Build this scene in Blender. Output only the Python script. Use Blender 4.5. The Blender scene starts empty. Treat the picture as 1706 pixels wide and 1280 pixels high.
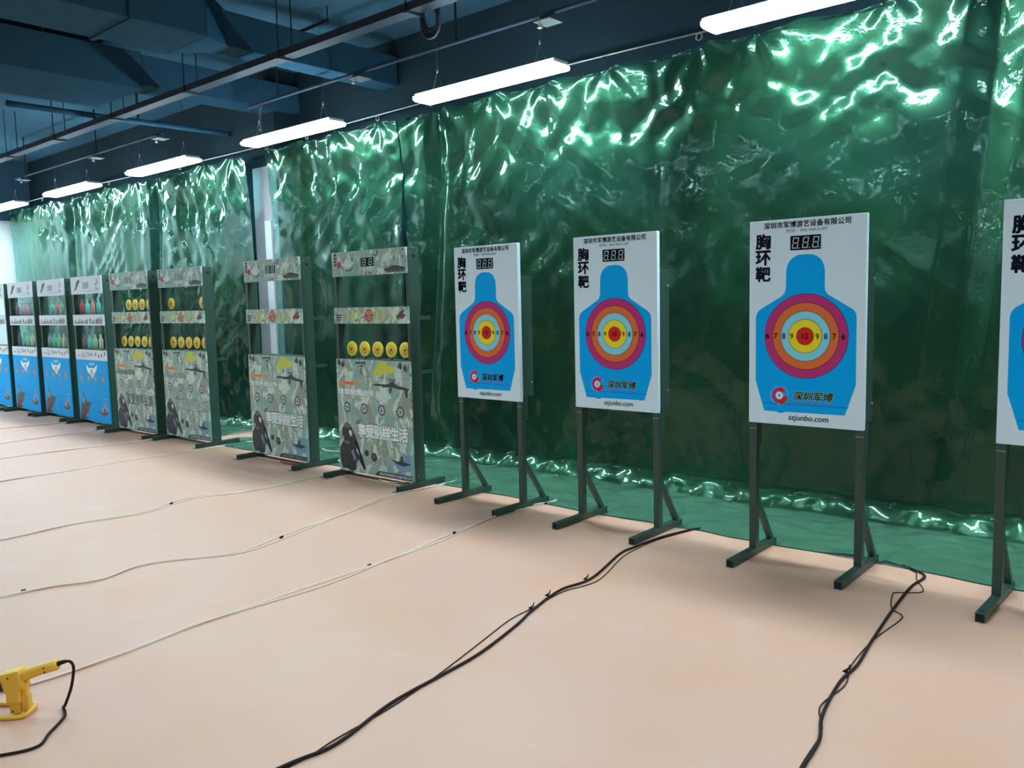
import bpy, bmesh, math, random
import numpy as np
from mathutils import Vector, Matrix, noise

PI = math.pi
SC = bpy.context.scene
COL = SC.collection
random.seed(7)

# ------------------------------------------------------------------ camera, world, exposure
CAM_H = 1.40
YAW, PITCH, ROLL = math.radians(-41.037), math.radians(-5.662), math.radians(-1.325)
F_PX = 1389.09
fw = Vector((math.sin(YAW) * math.cos(PITCH), math.cos(YAW) * math.cos(PITCH), math.sin(PITCH)))
rt = Vector((math.cos(YAW), -math.sin(YAW), 0))
up = rt.cross(fw)
r2 = math.cos(ROLL) * rt + math.sin(ROLL) * up
u2 = -math.sin(ROLL) * rt + math.cos(ROLL) * up
cd = bpy.data.cameras.new('camera')
cd.sensor_fit = 'HORIZONTAL'
cd.sensor_width = 36.0
cd.lens = F_PX / 1706 * 36.0
cd.clip_start = 0.05
cd.clip_end = 100
cam = bpy.data.objects.new('camera', cd)
COL.objects.link(cam)
cam.matrix_world = Matrix(((r2.x, u2.x, -fw.x, 0), (r2.y, u2.y, -fw.y, 0), (r2.z, u2.z, -fw.z, CAM_H), (0, 0, 0, 1)))
SC.camera = cam

wd = bpy.data.worlds.new('world')
SC.world = wd
wd.use_nodes = True
wd.node_tree.nodes['Background'].inputs[0].default_value = (0.5, 0.75, 1.0, 1)
wd.node_tree.nodes['Background'].inputs[1].default_value = 0.02

SC.view_settings.view_transform = 'Standard'
SC.view_settings.look = 'None'
SC.view_settings.gamma = 1.0
SC.view_settings.use_curve_mapping = False
SC.view_settings.exposure = 0.0

LAMP_COLOR = (0.66, 0.90, 1.0)
LAMP_STRENGTH = 64.0       # the diffusers of the lamps in the picture
ROW_WATTS = 27.0           # each batten lamp of the rows behind the camera
# the hall's other rows of batten lamps (same spacing and height), outside the frame
for row_y, row_k in ((1.5, 1.0), (-1.6, 0.75)):
    for k in range(8):
        x = 3.19 - 2.48 * k
        ld = bpy.data.lights.new('unseen_light', 'AREA')
        ld.shape = 'RECTANGLE'
        ld.size, ld.size_y = 1.4, 0.2
        ld.energy = ROW_WATTS * row_k
        ld.color = LAMP_COLOR
        lo = bpy.data.objects.new('unseen_light', ld)
        lo.location = (x, row_y, 2.96)
        COL.objects.link(lo)
for x in (3.19, 0.71):
    ld = bpy.data.lights.new('unseen_light', 'AREA')
    ld.shape = 'RECTANGLE'
    ld.size, ld.size_y = 1.4, 0.2
    ld.energy = ROW_WATTS * 2.2
    ld.color = LAMP_COLOR
    lo = bpy.data.objects.new('unseen_light', ld)
    lo.location = (x, 4.68, 2.97)
    COL.objects.link(lo)

# added cross row of unseen lights, put in to brighten the white end wall
for y in (4.15, 2.2, 0.2):
    ld = bpy.data.lights.new('unseen_light', 'AREA')
    ld.shape = 'RECTANGLE'
    ld.size, ld.size_y = 0.2, 1.1
    ld.energy = ROW_WATTS * 1.6
    ld.color = LAMP_COLOR
    lo = bpy.data.objects.new('unseen_light', ld)
    lo.location = (-15.3, y, 2.96)
    COL.objects.link(lo)

# ------------------------------------------------------------------ materials
def lin(c):
    c = c / 255.0
    return c / 12.92 if c <= 0.04045 else ((c + 0.055) / 1.055) ** 2.4

def rgb(r, g, b):
    return (lin(r), lin(g), lin(b), 1.0)

MATS = {}

def mat(name, color=None, rough=0.5, metal=0.0, spec=0.5, vary=0.0, emit=None, strength=0.0, trans=0.0, coat=0.0):
    if name in MATS:
        return MATS[name]
    m = bpy.data.materials.new(name)
    m.use_nodes = True
    nt = m.node_tree
    b = nt.nodes['Principled BSDF']
    b.inputs['Roughness'].default_value = rough
    b.inputs['Metallic'].default_value = metal
    b.inputs['Specular IOR Level'].default_value = spec
    b.inputs['Transmission Weight'].default_value = trans
    b.inputs['Coat Weight'].default_value = coat
    if color is not None:
        b.inputs['Base Color'].default_value = color
        if vary > 0:
            tc = nt.nodes.new('ShaderNodeTexCoord')
            n = nt.nodes.new('ShaderNodeTexNoise')
            n.inputs['Scale'].default_value = 6
            n.inputs['Detail'].default_value = 5
            nt.links.new(tc.outputs['Object'], n.inputs['Vector'])
            mx = nt.nodes.new('ShaderNodeMix')
            mx.data_type = 'RGBA'
            lo = tuple(c * (1 - vary) for c in color[:3]) + (1,)
            hi = tuple(min(1, c * (1 + vary)) for c in color[:3]) + (1,)
            mx.inputs[6].default_value = lo
            mx.inputs[7].default_value = hi
            nt.links.new(n.outputs['Fac'], mx.inputs[0])
            nt.links.new(mx.outputs[2], b.inputs['Base Color'])
    if emit is not None:
        b.inputs['Emission Color'].default_value = emit
        b.inputs['Emission Strength'].default_value = strength
    MATS[name] = m
    return m

GREEN = mat('green_painted_steel', rgb(52, 76, 66), 0.42, 0.0, 0.5, 0.08)
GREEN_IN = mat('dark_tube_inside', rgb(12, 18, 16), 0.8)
WHITE = mat('white_board', (0.74, 0.89, 0.97, 1), 0.45, spec=0.25, vary=0.02)
INK = mat('navy_ink', rgb(28, 32, 52), 0.5, spec=0.15)
INK_GREY = mat('grey_ink', rgb(140, 150, 165), 0.5)
BLUE = mat('blue_ink', (0.0, 0.42, 0.95, 1), 0.5, spec=0.1)
BLUE_D = mat('darker_blue_ink', (0.0, 0.2, 0.6, 1), 0.5, spec=0.1)
MAGENTA = mat('magenta_ink', rgb(196, 55, 125), 0.5, spec=0.15)
ORANGE = mat('orange_ink', rgb(232, 116, 58), 0.5, spec=0.15)
CYAN = mat('pale_blue_ink', rgb(140, 220, 240), 0.5, spec=0.15)
YELLOW = mat('yellow_ink', rgb(248, 226, 48), 0.5, spec=0.15)
RED = mat('red_ink', rgb(220, 40, 42), 0.5, spec=0.15)
BLACK = mat('black_ink', rgb(14, 14, 20), 0.5, spec=0.15)
PURPLE = mat('purple_ink', rgb(140, 70, 190), 0.4)
GOLD = mat('gold_ink', rgb(206, 200, 110), 0.4)
GLASS_BLACK = mat('black_display_glass', rgb(14, 20, 26), 0.12, spec=0.7)
SEG = mat('unlit_display_segment', rgb(176, 190, 196), 0.4)
DISC_Y = mat('yellow_target_disc', rgb(246, 214, 36), 0.35)
DISC_L = mat('pale_yellow_ring', rgb(250, 232, 110), 0.35)
DISC_R = mat('red_brown_spot', rgb(170, 70, 40), 0.4)
STEEL = mat('zinc_steel', rgb(170, 176, 178), 0.3, 0.9)
TEXTW = mat('white_letter_ink', rgb(244, 250, 250), 0.45)
PALE = mat('pale_print', rgb(226, 234, 242), 0.45, vary=0.05)
SCRIB = mat('dark_print', rgb(52, 58, 66), 0.5)
TAN = mat('tan_print', rgb(120, 140, 160), 0.5)
BROWN = mat('brown_ship_print', rgb(84, 78, 78), 0.5, vary=0.35)
BROWN2 = mat('red_brown_ship_print', rgb(112, 66, 62), 0.5, vary=0.25)
SAIL = mat('pale_sail_print', rgb(150, 170, 186), 0.5, vary=0.2)
SOLD = mat('dark_uniform_print', rgb(46, 46, 54), 0.5, vary=0.5)
FLAME = mat('flame_print', rgb(226, 140, 70), 0.5, vary=0.2)
BLOB = mat('yellow_green_print', rgb(206, 208, 70), 0.5, vary=0.1)
WATER = mat('water_print', rgb(120, 160, 190), 0.5, vary=0.25)
GUN = mat('gun_print', rgb(48, 66, 68), 0.5)
CAMO_D = mat('olive_print', rgb(96, 108, 96), 0.5, vary=0.15)
WHITE_PLASTIC = mat('white_cable_sheath', rgb(246, 230, 214), 0.5, spec=0.3)
BLACK_RUBBER = mat('black_cable_sheath', rgb(40, 26, 24), 0.65, spec=0.25)
RED_WIRE = mat('red_cable_sheath', rgb(190, 40, 50), 0.5)
YPLASTIC = mat('yellow_tool_plastic', rgb(255, 196, 66), 0.4, spec=0.5)
ALU = mat('grey_blue_metal', rgb(120, 140, 150), 0.35, 0.6)
WHITE_METAL = mat('white_lamp_housing', rgb(225, 228, 230), 0.4)
DUCT = mat('dark_painted_duct', (0.035, 0.095, 0.155, 1), 0.8, spec=0.0, vary=0.12)
TRAY = mat('dark_grey_tray', rgb(48, 62, 78), 0.6, spec=0.25)
WIRE = mat('steel_wire', rgb(160, 165, 165), 0.35, 0.7)
DARK = mat('black_fitting', rgb(22, 26, 30), 0.6)
PLATE = mat('grey_plate', rgb(110, 118, 118), 0.6)
LAMP = mat('lit_diffuser', rgb(240, 245, 250), 0.4, emit=LAMP_COLOR + (1,), strength=LAMP_STRENGTH)


def camo_material():
    m = bpy.data.materials.new('camouflage_print')
    m.use_nodes = True
    nt = m.node_tree
    b = nt.nodes['Principled BSDF']
    b.inputs['Roughness'].default_value = 0.42
    b.inputs['Specular IOR Level'].default_value = 0.4
    tc = nt.nodes.new('ShaderNodeTexCoord')
    mp = nt.nodes.new('ShaderNodeMapping')
    mp.inputs['Scale'].default_value = (1.25, 1, 0.8)
    nt.links.new(tc.outputs['Object'], mp.inputs['Vector'])
    def nz(scale, detail, off, dist=0.6):
        n = nt.nodes.new('ShaderNodeTexNoise')
        n.inputs['Scale'].default_value = scale
        n.inputs['Detail'].default_value = detail
        n.inputs['Roughness'].default_value = 0.55
        n.inputs['Distortion'].default_value = dist
        a = nt.nodes.new('ShaderNodeVectorMath')
        a.operation = 'ADD'
        a.inputs[1].default_value = off
        nt.links.new(mp.outputs[0], a.inputs[0])
        nt.links.new(a.outputs[0], n.inputs['Vector'])
        return n.outputs['Fac']
    def layer(prev, colr, fac, lo, hi):
        r = nt.nodes.new('ShaderNodeMapRange')
        r.inputs[1].default_value = lo
        r.inputs[2].default_value = hi
        nt.links.new(fac, r.inputs[0])
        mx = nt.nodes.new('ShaderNodeMix')
        mx.data_type = 'RGBA'
        if isinstance(prev, tuple):
            mx.inputs[6].default_value = prev
        else:
            nt.links.new(prev, mx.inputs[6])
        mx.inputs[7].default_value = colr
        nt.links.new(r.outputs[0], mx.inputs[0])
        return mx.outputs[2]
    c = layer(rgb(160, 182, 168), rgb(136, 178, 166), nz(5, 3, (3, 1, 7)), 0.50, 0.54)
    c = layer(c, rgb(150, 158, 144), nz(6, 3, (13, 2, 1)), 0.54, 0.58)
    c = layer(c, rgb(208, 224, 210), nz(9, 4, (5, 9, 2), 1.0), 0.525, 0.575)
    c = layer(c, rgb(176, 206, 196), nz(7, 4, (21, 5, 4), 1.0), 0.60, 0.64)
    c = layer(c, rgb(104, 124, 112), nz(12, 3, (8, 3, 17), 0.6), 0.65, 0.69)
    nt.links.new(c, b.inputs['Base Color'])
    MATS['camo'] = m
    return m

CAMO = camo_material()


def tarp_material():
    """thin glossy plastic: a dark green body, a hazy green sheen and a sharp clear surface"""
    m = bpy.data.materials.new('green_plastic_tarp')
    m.use_nodes = True
    nt = m.node_tree
    nt.nodes.remove(nt.nodes['Principled BSDF'])
    out = nt.nodes['Material Output']
    tc = nt.nodes.new('ShaderNodeTexCoord')
    mp = nt.nodes.new('ShaderNodeMapping')
    mp.inputs['Scale'].default_value = (1.0, 1.0, 0.45)
    nt.links.new(tc.outputs['Object'], mp.inputs['Vector'])
    n = nt.nodes.new('ShaderNodeTexNoise')
    n.inputs['Scale'].default_value = 1.6
    n.inputs['Detail'].default_value = 6
    n.inputs['Distortion'].default_value = 0.5
    nt.links.new(mp.outputs[0], n.inputs['Vector'])
    rr = nt.nodes.new('ShaderNodeMapRange')
    rr.inputs[1].default_value = 0.35
    rr.inputs[2].default_value = 0.65
    nt.links.new(n.outputs['Fac'], rr.inputs[0])
    def mixc(a, c):
        mx = nt.nodes.new('ShaderNodeMix')
        mx.data_type = 'RGBA'
        mx.inputs[6].default_value = a
        mx.inputs[7].default_value = c
        nt.links.new(rr.outputs[0], mx.inputs[0])
        return mx.outputs[2]
    n2 = nt.nodes.new('ShaderNodeTexNoise')
    n2.inputs['Scale'].default_value = 13
    n2.inputs['Detail'].default_value = 3
    n2.inputs['Distortion'].default_value = 1.4
    nt.links.new(tc.outputs['Object'], n2.inputs['Vector'])
    ab = nt.nodes.new('ShaderNodeMath')
    ab.operation = 'SUBTRACT'
    ab.inputs[1].default_value = 0.5
    nt.links.new(n2.outputs['Fac'], ab.inputs[0])
    ab2 = nt.nodes.new('ShaderNodeMath')
    ab2.operation = 'ABSOLUTE'
    nt.links.new(ab.outputs[0], ab2.inputs[0])
    bp = nt.nodes.new('ShaderNodeBump')
    bp.inputs['Strength'].default_value = 0.10
    bp.inputs['Distance'].default_value = 0.02
    nt.links.new(ab2.outputs[0], bp.inputs['Height'])
    d = nt.nodes.new('ShaderNodeBsdfDiffuse')
    nt.links.new(mixc((0.005, 0.014, 0.007, 1), (0.008, 0.030, 0.013, 1)), d.inputs['Color'])
    nt.links.new(bp.outputs[0], d.inputs['Normal'])
    g = nt.nodes.new('ShaderNodeBsdfGlossy')
    g.inputs['Roughness'].default_value = 0.35
    nt.links.new(mixc((0.012, 0.036, 0.019, 1), (0.018, 0.064, 0.032, 1)), g.inputs['Color'])
    nt.links.new(bp.outputs[0], g.inputs['Normal'])
    ad = nt.nodes.new('ShaderNodeAddShader')
    nt.links.new(d.outputs[0], ad.inputs[0])
    nt.links.new(g.outputs[0], ad.inputs[1])
    tr = nt.nodes.new('ShaderNodeBsdfTransparent')
    tr.inputs['Color'].default_value = (0.30, 0.63, 0.62, 1)
    ad0, ad = ad, nt.nodes.new('ShaderNodeAddShader')
    nt.links.new(ad0.outputs[0], ad.inputs[0])
    nt.links.new(tr.outputs[0], ad.inputs[1])
    c = nt.nodes.new('ShaderNodeBsdfGlossy')
    c.inputs['Roughness'].default_value = 0.045
    c.inputs['Color'].default_value = (0.85, 1.0, 0.97, 1)
    nt.links.new(bp.outputs[0], c.inputs['Normal'])
    fr = nt.nodes.new('ShaderNodeFresnel')
    fr.inputs['IOR'].default_value = 1.40
    nt.links.new(bp.outputs[0], fr.inputs['Normal'])
    mx = nt.nodes.new('ShaderNodeMixShader')
    nt.links.new(fr.outputs[0], mx.inputs[0])
    nt.links.new(ad.outputs[0], mx.inputs[1])
    nt.links.new(c.outputs[0], mx.inputs[2])
    nt.links.new(mx.outputs[0], out.inputs['Surface'])
    MATS['tarp'] = m
    return m

TARP = tarp_material()


def floor_material():
    m = bpy.data.materials.new('pinkish_painted_floor')
    m.use_nodes = True
    nt = m.node_tree
    b = nt.nodes['Principled BSDF']
    b.inputs['Roughness'].default_value = 0.45
    b.inputs['Specular IOR Level'].default_value = 0.5
    tc = nt.nodes.new('ShaderNodeTexCoord')
    def nz(scale, detail, off):
        n = nt.nodes.new('ShaderNodeTexNoise')
        n.inputs['Scale'].default_value = scale
        n.inputs['Detail'].default_value = detail
        a = nt.nodes.new('ShaderNodeVectorMath')
        a.operation = 'ADD'
        a.inputs[1].default_value = off
        nt.links.new(tc.outputs['Object'], a.inputs[0])
        nt.links.new(a.outputs[0], n.inputs['Vector'])
        return n.outputs['Fac']
    def mix(a, c, fac, lo, hi):
        r = nt.nodes.new('ShaderNodeMapRange')
        r.inputs[1].default_value = lo
        r.inputs[2].default_value = hi
        nt.links.new(fac, r.inputs[0])
        mx = nt.nodes.new('ShaderNodeMix')
        mx.data_type = 'RGBA'
        if isinstance(a, tuple):
            mx.inputs[6].default_value = a
        else:
            nt.links.new(a, mx.inputs[6])
        mx.inputs[7].default_value = c
        nt.links.new(r.outputs[0], mx.inputs[0])
        return mx.outputs[2]
    c = mix((0.78, 0.42, 0.29, 1), (0.77, 0.42, 0.31, 1), nz(0.9, 4, (3, 4, 0)), 0.35, 0.65)
    c = mix(c, (0.77, 0.39, 0.245, 1), nz(1.7, 5, (11, 2, 0)), 0.50, 0.72)
    c = mix(c, (0.78, 0.47, 0.37, 1), nz(2.6, 6, (1, 17, 0)), 0.60, 0.78)
    nt.links.new(c, b.inputs['Base Color'])
    MATS['floor'] = m
    return m

FLOOR = floor_material()
CEIL = mat('navy_painted_ceiling', (0.058, 0.135, 0.20, 1), 0.85, spec=0.0, vary=0.1)
WALL_DARK = mat('dark_wall_paint', (0.016, 0.034, 0.046, 1), 0.85, spec=0.2)
WALL_GREY = mat('grey_wall_paint', rgb(60, 68, 74), 0.8, spec=0.2)
WALL_WHITE = mat('white_wall_paint', rgb(226, 232, 234), 0.8, spec=0.2)
COLUMN = mat('pale_grey_column_paint', rgb(190, 190, 196), 0.7, spec=0.2, vary=0.05)

# ------------------------------------------------------------------ mesh helpers
class MB:
    """Collects shapes, each with its own material slot, into one mesh."""
    def __init__(self):
        self.v, self.f, self.m, self.mats = [], [], [], []
        self.smooth = []

    def slot(self, mt):
        if mt not in self.mats:
            self.mats.append(mt)
        return self.mats.index(mt)

    def add(self, verts, faces, mt, smooth=False):
        o = len(self.v)
        self.v += [tuple(p) for p in verts]
        s = self.slot(mt)
        for f in faces:
            self.f.append(tuple(i + o for i in f))
            self.m.append(s)
            self.smooth.append(smooth)

    def box(self, a, b, mt, mtx=None):
        x0, y0, z0 = a
        x1, y1, z1 = b
        vs = [Vector(p) for p in ((x0, y0, z0), (x1, y0, z0), (x1, y1, z0), (x0, y1, z0), (x0, y0, z1), (x1, y0, z1), (x1, y1, z1), (x0, y1, z1))]
        if mtx is not None:
            vs = [mtx @ p for p in vs]
        self.add(vs, [(0, 3, 2, 1), (4, 5, 6, 7), (0, 1, 5, 4), (1, 2, 6, 5), (2, 3, 7, 6), (3, 0, 4, 7)], mt)

    def bbox(self, a, b, mt, bev=0.004, mtx=None):
        """a box with chamfered edges"""
        bm = bmesh.new()
        bmesh.ops.create_cube(bm, size=1.0)
        for v in bm.verts:
            v.co = Vector([(a[i] + b[i]) / 2 + v.co[i] * (b[i] - a[i]) for i in range(3)])
        bmesh.ops.bevel(bm, geom=list(bm.edges), offset=bev, segments=2, affect='EDGES', profile=0.6)
        bm.verts.ensure_lookup_table()
        vs = [mtx @ v.co if mtx is not None else v.co.copy() for v in bm.verts]
        self.add(vs, [[v.index for v in f.verts] for f in bm.faces], mt)
        bm.free()

    def plate(self, pts, y, t, mt):
        """polygon in the x-z plane facing -y, t thick"""
        area = sum(pts[i][0] * pts[(i + 1) % len(pts)][1] - pts[(i + 1) % len(pts)][0] * pts[i][1] for i in range(len(pts)))
        p = list(pts) if area > 0 else list(reversed(pts))
        n = len(p)
        vs = [(q[0], y - t, q[1]) for q in p] + [(q[0], y, q[1]) for q in p]
        fs = [tuple(range(n))] + [(i, i + n, (i + 1) % n + n, (i + 1) % n) for i in range(n)]
        self.add(vs, fs, mt)

    def rect(self, x0, z0, x1, z1, y, mt, t=0.0004):
        self.plate([(x0, z0), (x1, z0), (x1, z1), (x0, z1)], y, t, mt)

    def disc(self, cx, cz, r, y, mt, t=0.0004, n=48, rz=None):
        rz = rz or r
        self.plate([(cx + r * math.cos(2 * PI * i / n), cz + rz * math.sin(2 * PI * i / n)) for i in range(n)], y, t, mt)

    def sector(self, cx, cz, r0, r1, a0, a1, y, mt, n=24):
        vs, fs = [], []
        for i in range(n + 1):
            a = math.radians(a0 + (a1 - a0) * i / n)
            vs += [(cx + r0 * math.cos(a), y, cz + r0 * math.sin(a)), (cx + r1 * math.cos(a), y, cz + r1 * math.sin(a))]
        for i in range(n):
            fs.append((2 * i, 2 * i + 1, 2 * i + 3, 2 * i + 2))
        self.add(vs, fs, mt)

    def tube(self, pts, r, mt, n=8, closed=False):
        pts = [Vector(p) for p in pts]
        N = len(pts)
        rr = r if isinstance(r, (list, tuple)) else [r] * N
        vs, fs = [], []
        prev = None
        for i, p in enumerate(pts):
            if closed:
                t = (pts[(i + 1) % N] - pts[i - 1])
            else:
                t = pts[min(i + 1, N - 1)] - pts[max(i - 1, 0)]
            t = t.normalized() if t.length > 1e-9 else Vector((0, 0, 1))
            if prev is None:
                a = Vector((0, 0, 1)) if abs(t.z) < 0.9 else Vector((1, 0, 0))
                u = t.cross(a).normalized()
            else:
                u = (prev - t * prev.dot(t)).normalized()
            prev = u
            w = t.cross(u)
            for k in range(n):
                ang = 2 * PI * k / n
                vs.append(p + (u * math.cos(ang) + w * math.sin(ang)) * rr[i])
        L = N if closed else N - 1
        for i in range(L):
            j = (i + 1) % N
            for k in range(n):
                k2 = (k + 1) % n
                fs.append((i * n + k, i * n + k2, j * n + k2, j * n + k))
        if not closed:
            fs.append(tuple(reversed(range(n))))
            fs.append(tuple((N - 1) * n + k for k in range(n)))
        self.add(vs, fs, mt, True)

    def lathe(self, prof, mt, n=20, c=(0, 0, 0), mtx=None):
        vs, fs = [], []
        for r, z in prof:
            for k in range(n):
                a = 2 * PI * k / n
                q = Vector((c[0] + r * math.cos(a), c[1] + r * math.sin(a), c[2] + z))
                vs.append(mtx @ q if mtx is not None else q)
        for i in range(len(prof) - 1):
            for k in range(n):
                k2 = (k + 1) % n
                fs.append((i * n + k, i * n + k2, (i + 1) * n + k2, (i + 1) * n + k))
        fs.append(tuple(reversed(range(n))))
        fs.append(tuple((len(prof) - 1) * n + k for k in range(n)))
        self.add(vs, fs, mt, True)

    def build(self, name, parent=None, loc=None):
        me = bpy.data.meshes.new(name)
        me.from_pydata(self.v, [], self.f)
        for m_ in self.mats:
            me.materials.append(m_)
        me.polygons.foreach_set('material_index', self.m)
        me.polygons.foreach_set('use_smooth', self.smooth)
        me.update()
        o = bpy.data.objects.new(name, me)
        COL.objects.link(o)
        if parent is not None:
            o.parent = parent
        if loc is not None:
            o.location = loc
        return o


GLYPHS = {}

def glyph_mesh(body, bold, shear, spacing):
    key = (body, bold, shear, spacing)
    if key in GLYPHS:
        return GLYPHS[key]
    cu = bpy.data.curves.new('lettering', 'FONT')
    cu.body = body
    cu.offset = bold
    cu.shear = shear
    cu.space_character = spacing
    cu.resolution_u = 3
    ob = bpy.data.objects.new('lettering', cu)
    COL.objects.link(ob)
    bpy.context.view_layer.update()
    me = bpy.data.meshes.new_from_object(ob.evaluated_get(bpy.context.evaluated_depsgraph_get()))
    vs = [(v.co.x, v.co.y) for v in me.vertices]
    fs = [tuple(p.vertices) for p in me.polygons]
    bpy.data.objects.remove(ob)
    bpy.data.curves.remove(cu)
    bpy.data.meshes.remove(me)
    GLYPHS[key] = (vs, fs)
    return GLYPHS[key]


def text(mb, body, x0, z0, x1, z1, y, mt, bold=0.0, shear=0.0, spacing=1.0):
    """lettering on an upright face, its ink filling the box (x0,z0)-(x1,z1); bold strokes are overprinted"""
    vs, fs = glyph_mesh(body, 0.0, shear, spacing)
    if not vs:
        return
    ax, bx = min(v[0] for v in vs), max(v[0] for v in vs)
    az, bz = min(v[1] for v in vs), max(v[1] for v in vs)
    d = bold
    sx, sz = (x1 - x0) / max(bx - ax + 2 * d, 1e-6), (z1 - z0) / max(bz - az + 2 * d, 1e-6)
    steps = [(0, 0)] if d == 0 else [(d, 0), (-d, 0), (0, d), (0, -d), (d * .7, d * .7), (-d * .7, d * .7), (d * .7, -d * .7), (-d * .7, -d * .7)]
    for ox, oz in steps:
        mb.add([(x0 + (v[0] - ax + d + ox) * sx, y, z0 + (v[1] - az + d + oz) * sz) for v in vs], fs, mt)


def seg_digit(mb, cx, cz, w, h, y, mt, slant=0.12, t=None):
    t = t or w * 0.17
    def q(pts):
        mb.plate([(cx + px + pz * slant, cz + pz) for px, pz in pts], y, 0.0002, mt)
    g = t * 0.2
    hw, hh = w / 2, h / 2
    for zc in (-hh, 0, hh):
        z0 = zc - t / 2 if zc == 0 else (zc if zc < 0 else zc - t)
        q([(-hw + t * .6, z0), (hw - t * .6, z0), (hw - t * .6, z0 + t), (-hw + t * .6, z0 + t)])
    for sx in (-1, 1):
        for s in (-1, 1):
            za, zb = (g + t * .4, hh - t * .3) if s > 0 else (-hh + t * .3, -g - t * .4)
            xa = -hw if sx < 0 else hw - t
            q([(xa, za), (xa + t, za), (xa + t, zb), (xa, zb)])


def tag(o, label, cat, group=None, kind=None):
    o['label'] = label
    o['category'] = cat
    if group:
        o['group'] = group
    if kind:
        o['kind'] = kind
    return o


def struct(o, label, cat):
    return tag(o, label, cat, None, 'structure')


def empty(name, loc=(0, 0, 0), rz=0.0):
    o = bpy.data.objects.new(name, None)
    o.empty_display_size = 0.1
    o.location = loc
    o.rotation_euler = (0, 0, rz)
    COL.objects.link(o)
    return o


CHILDREN = {}

def copy_tree(o, parent=None):
    c = o.copy()
    COL.objects.link(c)
    c.parent = parent
    for ch in list(o.children):
        copy_tree(ch, c)
    return c


def smooth_path(pts, sub=6):
    P = [Vector(p) for p in pts]
    out = []
    for i in range(len(P) - 1):
        p0, p1, p2, p3 = P[max(i - 1, 0)], P[i], P[i + 1], P[min(i + 2, len(P) - 1)]
        for k in range(sub):
            t = k / sub
            out.append(0.5 * ((2 * p1) + (p2 - p0) * t + (2 * p0 - 5 * p1 + 4 * p2 - p3) * t * t + (3 * p1 - p0 - 3 * p2 + p3) * t ** 3))
    out.append(P[-1])
    return out

# ------------------------------------------------------------------ the room
X0, X1, Y0, Y1, ZC = -15.8, 6.0, -7.0, 5.62, 3.95
def slab(name, a, b, m, label, cat):
    mb = MB()
    mb.box(a, b, m)
    return struct(mb.build(name), label, cat)

slab('floor', (X0, Y0, -0.1), (X1, Y1, 0), FLOOR, 'pinkish beige painted floor of the shooting hall', 'floor')
slab('ceiling', (X0, Y0, ZC), (X1, Y1, ZC + 0.1), CEIL, 'dark navy painted ceiling above the ducts', 'ceiling')
slab('wall_back', (X0, Y1, -0.1), (X1, Y1 + 0.1, ZC + 0.1), WALL_DARK, 'dark wall behind the green tarps', 'wall')
slab('wall_left', (X0 - 0.1, Y0, -0.1), (X0, Y1, 2.95), WALL_WHITE, 'white end wall beyond the last blue cabinet', 'wall')
slab('trim_1', (X0 - 0.1, Y0, 2.95), (X0 + 0.02, Y1, ZC + 0.1), CEIL, 'dark bulkhead above the white end wall', 'trim')
slab('wall_right', (X1, Y0, -0.1), (X1 + 0.1, Y1, ZC + 0.1), WALL_GREY, 'grey wall at the near end of the hall', 'wall')
slab('wall_front', (X0, Y0 - 0.1, -0.1), (X1, Y0, ZC + 0.1), WALL_GREY, 'grey wall facing the tarps', 'wall')
mb = MB()
mb.bbox((-8.45, 5.34, 0), (-7.98, Y1, 2.95), COLUMN, 0.01)
mb.box((-8.47, 5.33, 2.95), (-7.96, Y1, ZC), WALL_DARK)
mb.box((-8.22, 5.318, 0.6), (-8.10, 5.34, 2.35), WALL_WHITE)
struct(mb.build('column'), 'pale grey column showing in the gap between two green tarps', 'column')

# ------------------------------------------------------------------ hanging tarps
def ridged(p):
    return 1.0 - abs(noise.noise(p)) * 2.0

PLEATS = [(-1.12, 0.16, 0.085), (-5.42, 0.14, 0.06), (-10.6, 0.15, 0.06), (-13.2, 0.15, 0.06)]   # deep vertical folds
DIRS = [(math.cos(a), math.sin(a), f, g) for a, f, g in ((0.15, 2.7, 0.010), (0.75, 3.3, 0.009), (-0.6, 3.9, 0.008), (1.25, 2.3, 0.008), (-1.1, 4.6, 0.006), (0.4, 6.3, 0.0030), (-0.25, 7.9, 0.0016), (1.0, 8.7, 0.0012))]

def facets(x, z, off):
    """straight creases between flat facets, as in crumpled plastic"""
    out = 0.0
    for i, (cx, cz, f, g) in enumerate(DIRS):
        ph = 0.9 * noise.noise(Vector((x * 1.0, i * 5.1, z * 1.0)) + off)
        a = max(0.0, 0.6 + 1.6 * noise.noise(Vector((x * 1.5, i * 7.7 + 40, z * 1.5)) + off))
        t = (x * cx + z * cz) * f + ph + i * 0.37
        out += g * a * (abs((t % 1.0) - 0.5) * 4 - 1)
    return out

HOOKS = [-15.3 + 0.62 * i + random.uniform(-0.12, 0.12) for i in range(30)]

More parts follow.
